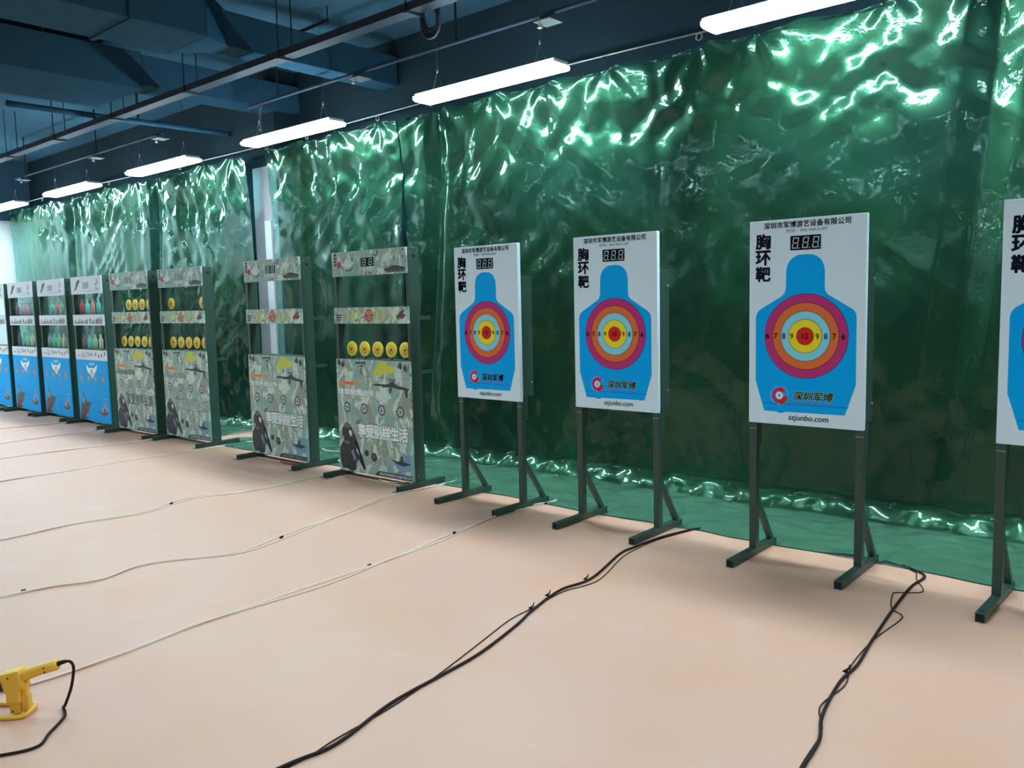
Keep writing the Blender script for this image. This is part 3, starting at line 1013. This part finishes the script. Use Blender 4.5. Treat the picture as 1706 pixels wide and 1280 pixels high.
def ship(mb, y):
    mb.plate([(-0.436, 0.045), (-0.3901, 0.2034), (-0.3343, 0.3042), (-0.2979, 0.4036), (-0.2669, 0.3646), (-0.2579, 0.3085), (-0.188, 0.2802), (-0.0596, 0.2748), (-0.1001, 0.2533), (-0.1488, 0.1863), (-0.1874, 0.0717), (-0.3257, 0.045)], y, 0.0003, BROWN)
    mb.plate([(-0.33, 0.27), (-0.30, 0.36), (-0.275, 0.30), (-0.29, 0.25)], y - 0.0004, 0.0002, SAIL)
    mb.plate([(-0.36, 0.18), (-0.24, 0.20), (-0.25, 0.14), (-0.34, 0.11)], y - 0.0004, 0.0002, BROWN2)
    mb.plate([(-0.41, 0.05), (-0.36, 0.13), (-0.30, 0.06)], y - 0.0004, 0.0002, SOLD)
    mb.plate([(-0.28, 0.24), (-0.07, 0.268), (-0.12, 0.245), (-0.20, 0.225)], y - 0.0004, 0.0002, SCRIB)
    mb.plate([(-0.24, 0.10), (-0.17, 0.16), (-0.20, 0.08)], y - 0.0004, 0.0002, SAIL)
    mb.plate([(-0.305, 0.40), (-0.30, 0.44), (-0.292, 0.40)], y, 0.0003, BROWN)
    mb.plate([(-0.31, 0.16), (-0.28, 0.20), (-0.25, 0.14), (-0.28, 0.10)], y - 0.0007, 0.0002, SCRIB)
    mb.plate([(0.1958, 0.1927), (0.278, 0.2603), (0.311, 0.3089), (0.3632, 0.25), (0.3697, 0.1885), (0.262, 0.1689)], y, 0.0003, SAIL)
    mb.plate([(0.27, 0.335), (0.38, 0.345), (0.375, 0.335), (0.29, 0.325)], y, 0.0003, SAIL)
    mb.plate([(0.306, 0.18), (0.312, 0.18), (0.312, 0.335), (0.306, 0.335)], y - 0.0004, 0.0002, BROWN)
    mb.plate([(0.1614, 0.1983), (0.2437, 0.1646), (0.3877, 0.1928), (0.3615, 0.1416), (0.2714, 0.1229), (0.1875, 0.1452)], y - 0.0004, 0.0002, BROWN2)
    mb.plate([(0.26, 0.20), (0.30, 0.23), (0.335, 0.20), (0.30, 0.165)], y - 0.0007, 0.0002, BROWN)

def make_blue_cabinet():
    t = empty('blue_bottle_cabinet')
    cabinet_frame(t, (1.362, 0.936))
    y = -0.0123
    mb = MB()
    mb.bbox((-CW, -0.012, 1.609), (CW - 0.004, -0.0005, 1.821), PALE, 0.002)
    mb.plate([(-0.3495, 1.649), (-0.300, 1.7054), (-0.2752, 1.7543), (-0.1986, 1.7897), (-0.1656, 1.7679), (-0.2294, 1.712), (-0.2883, 1.6639)], y, 0.0003, SCRIB)
    for mx_, mz in ((0.2953, 1.7179), (0.3383, 1.7363), (0.2883, 1.6679), (0.3285, 1.6605), (0.315, 1.765)):
        mb.plate([(mx_ - 0.012, mz), (mx_, mz - 0.022), (mx_ + 0.012, mz), (mx_, mz + 0.022)], y, 0.0003, SCRIB)
    mb.plate([(-0.03, 1.64), (0.25, 1.645), (0.25, 1.65), (-0.03, 1.645)], y, 0.0003, INK_GREY)
    h = mb.build('header_panel', t)
    mb = MB()
    mb.bbox((-0.083, -0.0145, 1.674), (0.070, -0.0122, 1.749), mat('grey_display_glass', rgb(128, 146, 160), 0.2), 0.001)
    mb.build('score_display', h)
    mb = MB()
    mb.bbox((-CW, -0.012, 1.226), (CW, -0.0005, 1.357), PALE, 0.002)
    rr = random.Random(3)
    for k in range(22):
        x = -0.40 + k * 0.037
        if abs(x) < 0.03:
            continue
        hgt = rr.uniform(0.03, 0.09)
        mb.plate([(x, 1.243), (x + rr.uniform(0.008, 0.028), 1.246), (x + rr.uniform(0.0, 0.02), 1.246 + hgt), (x - 0.006, 1.25 + hgt * 0.6)], y, 0.0003, SCRIB)
    mb.build('middle_panel', t)
    mb = MB()
    mb.bbox((-CW, -0.012, 0.802), (CW, -0.0005, 0.927), PALE, 0.002)
    for k in range(7):
        x = -0.38 + k * 0.05
        mb.rect(x, 0.825 + rr.uniform(0, 0.02), x + rr.uniform(0.006, 0.02), 0.86 + rr.uniform(0, 0.045), y, SCRIB if k % 3 != 2 else INK_GREY)
    for k in range(4):
        mb.rect(-0.05 + k * 0.035, 0.85, -0.03 + k * 0.035, 0.89, y, INK_GREY)
    for bx, bz in ((0.148, 0.8777), (0.2303, 0.8555), (0.3138, 0.8651), (0.3985, 0.8873)):
        mb.disc(bx, bz, 0.015, y, SCRIB, 0.0003, 14, 0.024)
    mb.build('title_panel', t)
    mb = MB()
    mb.bbox((-CW, -0.012, 0.046), (CW, -0.0005, 0.8005), BLUE, 0.002)
    for bx in (-0.318, -0.1025, 0.0966, 0.3106):
        mb.plate([(bx - 0.033, 0.52), (bx + 0.033, 0.52), (bx + 0.034, 0.61), (bx + 0.014, 0.66), (bx + 0.012, 0.70), (bx - 0.012, 0.70), (bx - 0.014, 0.66), (bx - 0.034, 0.61)], y, 0.0003, TAN)
        mb.rect(bx - 0.025, 0.555, bx + 0.025, 0.60, y - 0.0004, MATS['pale_sail_print'], 0.0002)
    mb.plate([(-0.1574, 0.745), (-0.0708, 0.7001), (-0.0038, 0.7079), (0.0673, 0.7018), (0.1698, 0.7495), (0.1383, 0.6785), (0.0585, 0.630), (0.0037, 0.575), (-0.035, 0.6207), (-0.1212, 0.6542)], y - 0.0006, 0.0002, TEXTW)
    mb.plate([(-0.0652, 0.7685), (0.0933, 0.7727), (0.0871, 0.7374), (-0.0709, 0.7361)], y - 0.0004, 0.0002, CYAN)
    mb.plate([(-0.03, 0.67), (0.0, 0.60), (0.03, 0.67), (0.0, 0.695)], y - 0.0010, 0.0002, SAIL)
    for k in range(5):
        z = 0.30 - k * 0.035
        mb.plate([(-0.05 + 0.02 * k, z), (0.20, z + 0.012), (0.20, z + 0.016), (-0.05 + 0.02 * k, z + 0.006)], y, 0.0003, BLUE_D)
    ship(mb, y)
    mb.build('lower_panel', t)
    return t

camo0 = make_camo_cabinet()
blue0 = make_blue_cabinet()
CAB_LABELS = [
    'camouflage target cabinet with five yellow discs in its lower opening only, next to the boards',
    'camouflage target cabinet with both openings empty, standing before the grey column',
    'camouflage target cabinet with just two discs in its upper opening',
    'camouflage target cabinet with discs in both openings, beside the nearest blue cabinet',
    'blue bottle shooting cabinet next to the camouflage cabinets',
    'blue bottle shooting cabinet, second one left of the camouflage cabinets',
    'blue bottle shooting cabinet, third one left of the camouflage cabinets',
    'blue bottle shooting cabinet cut off by the left edge of the photo']
cabs = []
for i, (x, y) in enumerate(CABS):
    src = camo0 if i < 4 else blue0
    o = src if i in (0, 4) else copy_tree(src)
    o.location = (x, y, 0)
    o.rotation_euler = (0, 0, math.radians((0.4, -0.7, 0.9, 0.8, -0.2, -0.1, 0.3, 0.2)[i]))
    tag(o, CAB_LABELS[i], 'target cabinet', 'camouflage target cabinets' if i < 4 else 'blue bottle cabinets')
    cabs.append(o)
DX = [-0.32, -0.16, 0.0, 0.16, 0.32]
proto_disc = None
def put_discs(cab, idx, z):
    for k in idx:
        add_disc(cab, DX[k], z)
put_discs(cabs[0], range(5), 1.046)
put_discs(cabs[2], (0, 4), 1.458)
put_discs(cabs[2], range(5), 1.046)
put_discs(cabs[3], (1, 2, 3, 4), 1.458)
put_discs(cabs[3], range(5), 1.046)

# bottles on the shelves of the blue cabinets
B_COL = {'teal': rgb(110, 222, 205), 'green': rgb(170, 226, 180), 'cream': rgb(232, 228, 205), 'pink': rgb(226, 150, 160), 'red': rgb(190, 80, 95), 'grey': rgb(150, 180, 182), 'mauve': rgb(140, 115, 125)}
B_MATS = {k: mat(k + '_bottle_plastic', v, 0.3) for k, v in B_COL.items()}
def make_bottle(color):
    mb = MB()
    mb.lathe([(0.020, 0.0), (0.0245, 0.003), (0.025, 0.10), (0.0235, 0.118), (0.014, 0.138), (0.0115, 0.150), (0.0115, 0.160)], B_MATS[color], 18)
    o = mb.build('bottle')
    mb = MB()
    mb.lathe([(0.0130, 0.1605), (0.0130, 0.178), (0.011, 0.180)], B_MATS[color], 14)
    mb.build('cap', o)
    return o
protos = {}
def put_bottle(ci, x, z, color, label):
    if color not in protos:
        o = protos[color] = make_bottle(color)
    else:
        o = copy_tree(protos[color])
    c = cabs[ci]
    a = c.rotation_euler.z
    o.location = (c.location.x + x * math.cos(a) - 0.058 * math.sin(a), c.location.y + x * math.sin(a) + 0.058 * math.cos(a), z)
    tag(o, label, 'bottle', 'bottles on the shelves of the blue cabinets')
WHO = {4: 'blue cabinet beside the camouflage ones', 5: 'second blue cabinet from the camouflage ones', 6: 'third blue cabinet from the camouflage ones', 7: 'leftmost blue cabinet, cut by the frame'}
NTH = ['leftmost', 'second from left', 'third from left', 'fourth from left', 'rightmost']
for ci, up_row, low_row in (
        (4, [(0, 'red'), (1, 'teal'), (2, 'pink'), (3, 'teal')], [(0, 'mauve'), (1, 'teal'), (2, 'green'), (3, 'cream')]),
        (5, [(1, 'teal'), (2, 'pink'), (3, 'green')], [(0, 'grey'), (1, 'teal'), (2, 'green'), (3, 'cream')]),
        (6, [(0, 'mauve'), (1, 'grey'), (2, 'pink'), (3, 'grey')], [(0, 'mauve'), (1, 'teal'), (2, 'green'), (3, 'cream')])):
    for z, rowname, row in ((1.3625, 'upper', up_row), (0.9365, 'lower', low_row)):
        for j, (k, colr) in enumerate(row):
            pos = 'rightmost' if j == len(row) - 1 else NTH[j]
            put_bottle(ci, DX[k], z, colr, f'{colr} bottle, {pos} on {rowname} shelf of {WHO[ci]}')

# ------------------------------------------------------------------ cables on the floor
def lift(pts, z):
    return [(p[0], p[1], z) for p in pts]

def strand_pts(path, side, amp, freq, ph, z):
    P = smooth_path(lift(path, z), 10)
    out = []
    L = 0.0
    for i, p in enumerate(P):
        t = (P[min(i + 1, len(P) - 1)] - P[max(i - 1, 0)])
        t = t.normalized() if t.length > 0 else Vector((1, 0, 0))
        nrm = Vector((-t.y, t.x, 0))
        if i:
            L += (p - P[i - 1]).length
        out.append(p + nrm * side * amp * (0.35 + math.sin(L * freq + ph) + 0.5 * math.sin(L * freq * 2.3 + ph * 2)))
    return out

def white_cable(path, label, ph, ties, amp=0.020, r=0.0034, ext=None):
    t = empty('white_cable', (0, 0, 0))
    for s in (0, 1):
        mb = MB()
        mb.tube(strand_pts(path, 1 if s else -1, amp, 2.6 + 0.5 * s, ph + s * 1.3, r + 0.0005 + s * 0.004), r, WHITE_PLASTIC, 6)
        mb.build('strand', t)
    P = smooth_path(lift(path, 0.008), 10)
    for f in ties:
        p = P[int(f * (len(P) - 1))]
        q = P[int(f * (len(P) - 1)) - 1]
        d = (p - q).normalized()
        mb = MB()
        mb.tube([p - d * 0.010, p + d * 0.010], 0.008, BLACK_RUBBER, 8)
        mb.build('cable_tie', t)
    tag(t, label, 'cable', 'white cables running across the floor')

white_cable([(-3.50, 0.1), (-3.46, 0.5), (-3.42, 0.82), (-3.39, 1.05), (-3.38, 1.31), (-3.38, 1.51), (-3.40, 1.76), (-3.41, 2.13), (-3.42, 2.52), (-3.47, 2.88), (-3.51, 3.28), (-3.56, 3.7), (-3.585, 4.02), (-3.565, 4.30), (-3.53, 4.44), (-3.55, 4.53)],
            'pair of white cables leading to the first target board, passing the yellow tool', 0.4, (0.58, 0.70, 0.91))
white_cable([(-4.62, 1.0), (-4.56, 1.34), (-4.52, 1.58), (-4.43, 1.77), (-4.46, 2.04), (-4.25, 2.44), (-4.32, 2.80), (-4.48, 3.33), (-4.61, 3.89), (-4.57, 4.26), (-4.55, 4.56), (-4.62, 4.66)],
            'pair of white cables leading to the camouflage cabinet beside the boards', 1.7, (0.13, 0.55), 0.022)
white_cable([(-5.80, 1.2), (-5.73, 1.72), (-5.72, 2.14), (-5.64, 2.54), (-5.79, 3.01), (-5.66, 3.38), (-5.66, 4.08), (-5.72, 4.45), (-5.80, 4.60)],
            'pair of white cables ending between the two camouflage cabinets nearest the boards', 2.2, (0.45,), 0.02)
white_cable([(-7.72, 1.9), (-7.73, 2.35), (-7.70, 2.9), (-7.77, 3.36), (-7.74, 3.9), (-7.74, 4.42), (-7.60, 4.66), (-7.72, 4.80)],
            'white cable pair leading to the camouflage cabinet left of the column', 3.1, (), 0.012)
white_cable([(-8.98, 2.3), (-8.95, 2.74), (-8.91, 3.27), (-8.80, 3.75), (-8.82, 4.22)],
            'thin white cable pair leading to the camouflage cabinet beside the blue ones', 0.9, (), 0.010)
white_cable([(-9.85, 2.7), (-9.99, 3.07), (-10.05, 3.5), (-9.98, 4.02), (-9.98, 4.25)],
            'thin white cable pair leading to the nearest blue cabinet', 1.2, (), 0.010)
white_cable([(-11.20, 3.2), (-11.29, 3.48), (-11.20, 3.8), (-11.14, 4.09), (-11.14, 4.28)],
            'thin white cable pair leading to the second blue cabinet', 2.0, (), 0.010)

def black_cable(path, label, loops, ties):
    t = empty('black_cable', (0, 0, 0))
    mb = MB()
    mb.tube(smooth_path(lift(path, 0.0065), 8), 0.0060, BLACK_RUBBER, 8)
    mb.build('thick_strand', t)
    mb = MB()
    mb.tube(smooth_path(lift(loops, 0.0030), 8), 0.0024, BLACK_RUBBER, 6)
    mb.build('thin_strand', t)
    SP = smooth_path(lift(path, 0.0065), 8)
    for p in ties:
        p = min(SP, key=lambda q: (q.x - p[0]) ** 2 + (q.y - p[1]) ** 2)
        mb = MB()
        mb.tube([(p[0] - 0.002, p[1] - 0.002, 0.010), (p[0] - 0.016, p[1] - 0.010, 0.012), (p[0], p[1], 0.024), (p[0] + 0.004, p[1] + 0.002, 0.040)], [0.0072, 0.005, 0.004, 0.002], BLACK_RUBBER, 6)
        mb.build('cable_tie', t)
    tag(t, label, 'cable', 'black cables running across the floor')

C2 = [(-2.16, 0.9), (-2.13, 1.35), (-2.11, 1.53), (-2.18, 1.82), (-2.20, 2.10), (-2.22, 2.32), (-2.29, 2.62), (-2.35, 2.81), (-2.41, 3.09), (-2.39, 3.32), (-2.50, 3.74), (-2.505, 3.90), (-2.50, 4.02), (-2.48, 4.20), (-2.43, 4.39), (-2.40, 4.46)]
black_cable(C2, 'thick black cable running from the second target board towards the viewer',
            [(-2.17, 0.95), (-2.12, 1.36), (-2.14, 1.55), (-2.165, 1.82), (-2.22, 2.10), (-2.30, 2.42), (-2.36, 2.66), (-2.37, 2.83), (-2.39, 3.08), (-2.35, 3.32), (-2.46, 3.70), (-2.485, 3.95), (-2.475, 4.14), (-2.42, 4.40)],
            [(-2.40, 2.99), (-2.42, 3.27), (-2.36, 2.80)])
C3 = [(-0.86, 1.9), (-0.91, 2.33), (-0.93, 2.50), (-0.98, 2.66), (-1.02, 2.93), (-1.02, 3.12), (-1.05, 3.38), (-1.09, 3.80), (-1.11, 4.13), (-1.10, 4.32), (-1.17, 4.40), (-1.24, 4.44)]
black_cable(C3, 'black cable curving down the floor between the two right-hand target boards',
            [(-0.87, 1.92), (-0.92, 2.34), (-0.945, 2.56), (-1.01, 2.72), (-1.00, 2.93), (-1.04, 3.12), (-1.05, 3.40), (-1.03, 3.66), (-1.04, 3.74), (-1.10, 3.80), (-1.15, 3.98), (-1.14, 4.02), (-1.06, 4.08), (-1.06, 4.14), (-1.12, 4.26), (-1.15, 4.36), (-1.19, 4.40)],
            [(-1.02, 3.02)])

# loose white and red leads at the feet of the two nearer camouflage cabinets
mb = MB()
mb.tube(smooth_path([(-6.60, 4.78, 0.03), (-6.42, 4.72, 0.035), (-6.22, 4.78, 0.04), (-6.05, 4.86, 0.05), (-5.92, 4.75, 0.04), (-5.85, 4.60, 0.03), (-5.98, 4.50, 0.03), (-5.82, 4.44, 0.03), (-5.70, 4.52, 0.03)], 8), 0.005, WHITE_PLASTIC, 6)
mb.tube(smooth_path([(-6.2, 5.02, 0.04), (-6.05, 5.0, 0.10), (-5.98, 4.90, 0.06), (-6.08, 4.80, 0.03), (-6.25, 4.80, 0.03)], 8), 0.005, WHITE_PLASTIC, 6)
tag(mb.build('loose_lead'), 'loose tangled white lead lying on the tarp between two camouflage cabinets', 'cable')
mb = MB()
mb.tube(smooth_path([(-6.50, 4.245, 0.012), (-6.40, 4.20, 0.010), (-6.28, 4.205, 0.010), (-6.16, 4.24, 0.010), (-6.08, 4.26, 0.012)], 8), 0.006, RED_WIRE, 6)
tag(mb.build('red_lead'), 'short red lead under the camouflage cabinet with empty openings', 'cable')
mb = MB()
mb.tube(smooth_path([(-8.0, 4.55, 0.03), (-7.75, 4.66, 0.06), (-7.55, 4.80, 0.05), (-7.50, 4.70, 0.03), (-7.62, 4.58, 0.03)], 8), 0.005, WHITE_PLASTIC, 6)
tag(mb.build('loose_lead'), 'white lead looped on the tarp left of the empty camouflage cabinet', 'cable')
mb = MB()
mb.tube(smooth_path([(-5.15, 4.26, 0.008), (-5.05, 4.22, 0.008), (-4.93, 4.235, 0.008), (-4.82, 4.30, 0.008)], 8), 0.005, WHITE_PLASTIC, 6)
tag(mb.build('loose_lead'), 'short white lead poking out under the camouflage cabinet beside the boards', 'cable')

# ------------------------------------------------------------------ yellow tool in the corner
tool = empty('pipe_welding_tool', (-3.150, 0.975, 0), math.atan2(0.6547, 0.7556))
# local x runs along the tool towards the cable, y away from the viewer
mb = MB()
tilt = Matrix.Translation((0.0, 0, 0.125)) @ Matrix.Rotation(math.radians(-13), 4, 'Y')
mb.bbox((-0.064, -0.027, -0.034), (0.012, 0.027, 0.040), YPLASTIC, 0.012, tilt)
mb.bbox((-0.045, -0.0275, -0.080), (0.004, 0.0275, 0.012), YPLASTIC, 0.008, Matrix.Translation((0, 0, 0.125)) @ Matrix.Rotation(math.radians(3), 4, 'Y'))
mb.lathe([(0.003, 0), (0.003, 0.001)], DARK, 8, (0, 0, 0), tilt @ Matrix.Translation((-0.03, -0.0272, 0.022)) @ Matrix.Rotation(PI / 2, 4, 'X'))
mb.build('body', tool)
mb = MB()
hp = [(-0.01, 0, 0.135), (0.02, 0, 0.143), (0.06, 0, 0.156), (0.10, 0, 0.167), (0.125, 0, 0.174), (0.129, 0, 0.175)]
mb.tube(hp, [0.024, 0.021, 0.0185, 0.0185, 0.019, 0.014], YPLASTIC, 16)
for a in (0.088, 0.090):
    mb.lathe([(0.003, 0), (0.003, 0.002)], DARK, 8, (0, 0, 0), Matrix.Translation((a, -0.0175, 0.170 if a < 0.089 else 0.155)) @ Matrix.Rotation(PI / 2, 4, 'X'))
mb.build('handle', tool)
mb = MB()
ax = Matrix.Translation((-0.060, 0, 0.112)) @ Matrix.Rotation(math.radians(-103), 4, 'Y')
mb.lathe([(0.031, 0.0), (0.031, 0.006)], DARK, 24, (0, 0, 0), ax)
mb.lathe([(0.029, 0.006), (0.029, 0.05), (0.026, 0.052), (0.026, 0.085), (0.020, 0.088), (0.020, 0.13)], ALU, 24, (0, 0, 0), ax)
mb.build('heating_head', tool)
mb = MB()
mb.bbox((-0.042, -0.020, 0.006), (-0.006, 0.012, 0.085), YPLASTIC, 0.006)
mb.bbox((-0.004, -0.014, 0.010), (0.024, 0.012, 0.075), YPLASTIC, 0.006)
mb.bbox((0.002, -0.014, 0.070), (0.019, 0.010, 0.118), YPLASTIC, 0.005)
mb.lathe([(0.0035, 0), (0.0035, 0.002)], DARK, 8, (0, 0, 0), Matrix.Translation((-0.030, -0.0195, 0.017)) @ Matrix.Rotation(PI / 2, 4, 'X'))
mb.build('bracket', tool)
mb = MB()
fr = [(-0.20, -0.052, 0.008), (-0.10, -0.050, 0.008), (-0.01, -0.046, 0.008), (0.018, -0.036, 0.010), (0.026, -0.015, 0.014), (0.024, 0.01, 0.014), (0.010, 0.045, 0.009), (-0.04, 0.055, 0.008), (-0.12, 0.056, 0.008), (-0.20, 0.056, 0.008)]
mb.tube(smooth_path(fr, 6), 0.0075, YPLASTIC, 10)
mb.build('base_loop', tool)
mb = MB()
ca, sa = 0.7556, 0.6547
def to_local(px, py):
    dx, dy = px + 3.150, py - 0.975
    return (dx * ca + dy * sa, -dx * sa + dy * ca)
mb.tube([(0.128, 0, 0.177), (0.142, 0, 0.182), (0.158, 0, 0.186)], [0.0085, 0.0078, 0.0060], BLACK_RUBBER, 10)
cp = [(0.155, 0, 0.185), (0.168, 0, 0.186), (0.180, -0.002, 0.178), (0.185, -0.006, 0.155)]
cp += [(0.180, -0.02, 0.10), (0.165, -0.04, 0.045)]
for q in [(-3.08, 1.075), (-3.03, 1.062), (-2.99, 1.04), (-2.92, 0.97), (-2.86, 0.91), (-2.90, 0.81), (-3.02, 0.66)]:
    l = to_local(*q)
    cp.append((l[0], l[1], 0.0055))
mb.tube(smooth_path(cp, 8), 0.005, BLACK_RUBBER, 8)
mb.build('cord', tool)
tag(tool, 'yellow corded power tool resting on its loop stand at the lower left corner', 'tool')

# ------------------------------------------------------------------ under the ceiling
mb = MB()
def tray_box(x0, x1):
    mb.box((x0, 4.00, 3.375), (x1, 4.11, 3.380), TRAY)
    mb.box((x0, 4.00, 3.380), (x1, 4.004, 3.43), TRAY)
    mb.box((x0, 4.106, 3.380), (x1, 4.11, 3.43), TRAY)
tray_box(-15.75, 3.0)
for k in range(12):
    x = -14.85 + k * 1.5
    mb.box((x - 0.015, 3.985, 3.360), (x + 0.015, 4.125, 3.3745), TRAY)
    for yy in (3.99, 4.12):
        mb.box((x - 0.004, yy - 0.004, 3.36), (x + 0.004, yy + 0.004, ZC), DARK)
tag(mb.build('cable_tray'), 'long grey cable tray running parallel to the tarps under the ceiling', 'cable tray')

duct = empty('air_duct', (0, 0, 0))
mb = MB()
mb.bbox((-6.66, -3.0, 3.46), (-6.02, 3.48, 3.80), DUCT, 0.01)
for yy in (-1.0, 0.3, 1.6, 2.9):
    mb.bbox((-6.68, yy - 0.02, 3.445), (-6.00, yy + 0.02, 3.815), DUCT, 0.004)
mb.build('wide_section', duct)
mb = MB()
a = [(-6.66, 3.48, 3.46), (-6.02, 3.48, 3.46), (-6.02, 3.48, 3.80), (-6.66, 3.48, 3.80)]
b = [(-6.50, 3.78, 3.50), (-6.25, 3.78, 3.50), (-6.25, 3.78, 3.78), (-6.50, 3.78, 3.78)]
mb.add(a + b, [(0, 1, 5, 4), (1, 2, 6, 5), (2, 3, 7, 6), (3, 0, 4, 7)], DUCT)
mb.build('reducer', duct)
mb = MB()
mb.bbox((-6.50, 3.78, 3.50), (-6.25, 5.6, 3.78), DUCT, 0.01)
mb.build('narrow_section', duct)
for yy in (1.0, 2.6, 4.6):
    mb = MB()
    for xx in (-6.70, -6.0):
        mb.box((xx - 0.004, yy - 0.004, 3.80), (xx + 0.004, yy + 0.004, ZC), DARK)
    mb.box((-6.71, yy - 0.01, 3.8155), (-5.99, yy + 0.01, 3.835), DARK)
    mb.build('hanger', duct)
tag(duct, 'dark air duct narrowing towards the tarps, nearer of two under the ceiling', 'duct')
duct2 = empty('air_duct', (0, 0, 0))
mb = MB()
mb.bbox((-8.88, -3.0, 3.46), (-7.86, 3.86, 3.80), DUCT, 0.01)
mb.build('wide_section', duct2)
mb = MB()
mb.bbox((-8.20, 3.86, 3.50), (-7.86, 5.6, 3.78), DUCT, 0.01)
mb.build('narrow_section', duct2)
for yy in (1.0, 3.0):
    mb = MB()
    mb.box((-8.9, yy - 0.01, 3.801), (-7.84, yy + 0.01, 3.83), DARK)
    for xx in (-8.89, -7.85):
        mb.box((xx - 0.004, yy - 0.004, 3.80), (xx + 0.004, yy + 0.004, ZC), DARK)
    mb.build('hanger', duct2)
tag(duct2, 'broad dark air duct further left under the ceiling', 'duct')
mb = MB()
mb.tube(smooth_path([(-9.40, 3.2, 3.49), (-9.38, 4.18, 3.49), (-9.33, 5.0, 3.49), (-9.30, 5.6, 3.49)], 6), 0.03, DUCT, 12)
mb.box((-9.37, 4.5, 3.52), (-9.35, 4.52, ZC), DARK)
tag(mb.build('conduit'), 'dark round conduit crossing under the ceiling beyond the broad duct', 'pipe')

def sprinkler_line(x0, x1, heads, label, elbow=False):
    t = empty('sprinkler_pipe', (0, 0, 0))
    mb = MB()
    pts = [(x1, 4.78, 3.40), ((x0 + x1) / 2, 4.78, 3.40), (x0 + 0.15, 4.79, 3.40), (x0, 4.80, 3.40)]
    if elbow:
        pts = [(x1, 4.78, 3.40), ((x0 + x1) / 2, 4.78, 3.40), (x0 + 0.2, 4.80, 3.40), (x0 + 0.06, 4.82, 3.385), (x0, 4.83, 3.33), (x0 - 0.005, 4.83, 3.15)]
    mb.tube(smooth_path(pts, 6), 0.016, TRAY, 8)
    k = x0 + 0.4
    while k < x1:
        mb.box((k - 0.006, 4.774, 3.41), (k + 0.006, 4.786, ZC), DARK)
        k += 2.4
    mb.build('pipe', t)
    for hx in heads:
        mb = MB()
        mb.lathe([(0.012, 0.0), (0.012, 0.06)], STEEL, 10, (hx, 4.78, 3.325))
        mb.lathe([(0.006, 0.0), (0.022, 0.008), (0.022, 0.012)], STEEL, 12, (hx, 4.78, 3.31))
        s = mb.build('sprinkler_head', t)
        mb = MB()
        mb.bbox((hx - 0.015, 4.72, 3.345), (hx + 0.135, 4.87, 3.350), PLATE, 0.001)
        mb.build('square_plate', s)
    tag(t, label, 'pipe', 'sprinkler pipes under the ceiling')
sprinkler_line(-13.9, -9.35, [-13.7, -11.2, -9.5], 'thin sprinkler pipe with small heads in the far left ceiling area')
sprinkler_line(-7.45, 2.6, [-5.9, -3.82, 1.2], 'thin sprinkler pipe with a square plate above the middle lamp', True)

mb = MB()
for k in range(7):
    rr_ = 0.075 + 0.012 * random.random()
    cx = -4.33 + random.uniform(-0.02, 0.02)
    cz = 3.37 + random.uniform(-0.03, 0.03)
    ry = random.uniform(-0.5, 0.5)
    ring = [(cx + rr_ * math.cos(a_) * math.cos(ry), 4.2 + 0.02 * math.sin(ry) + rr_ * math.cos(a_) * math.sin(ry) * 0.4, cz + 0.105 * math.sin(a_)) for a_ in [2 * PI * q / 24 for q in range(24)]]
    mb.tube(ring, 0.009, TRAY, 6, True)
mb.tube(smooth_path([(-4.40, 4.2, 3.45), (-4.41, 4.19, 3.7), (-4.40, 4.18, ZC)], 4), 0.009, TRAY, 6)
mb.tube(smooth_path([(-4.26, 4.2, 3.45), (-4.25, 4.19, 3.7), (-4.26, 4.18, ZC)], 4), 0.009, TRAY, 6)
tag(mb.build('cable_coil'), 'bundle of coiled dark cable hanging from the ceiling near the top edge', 'cable')
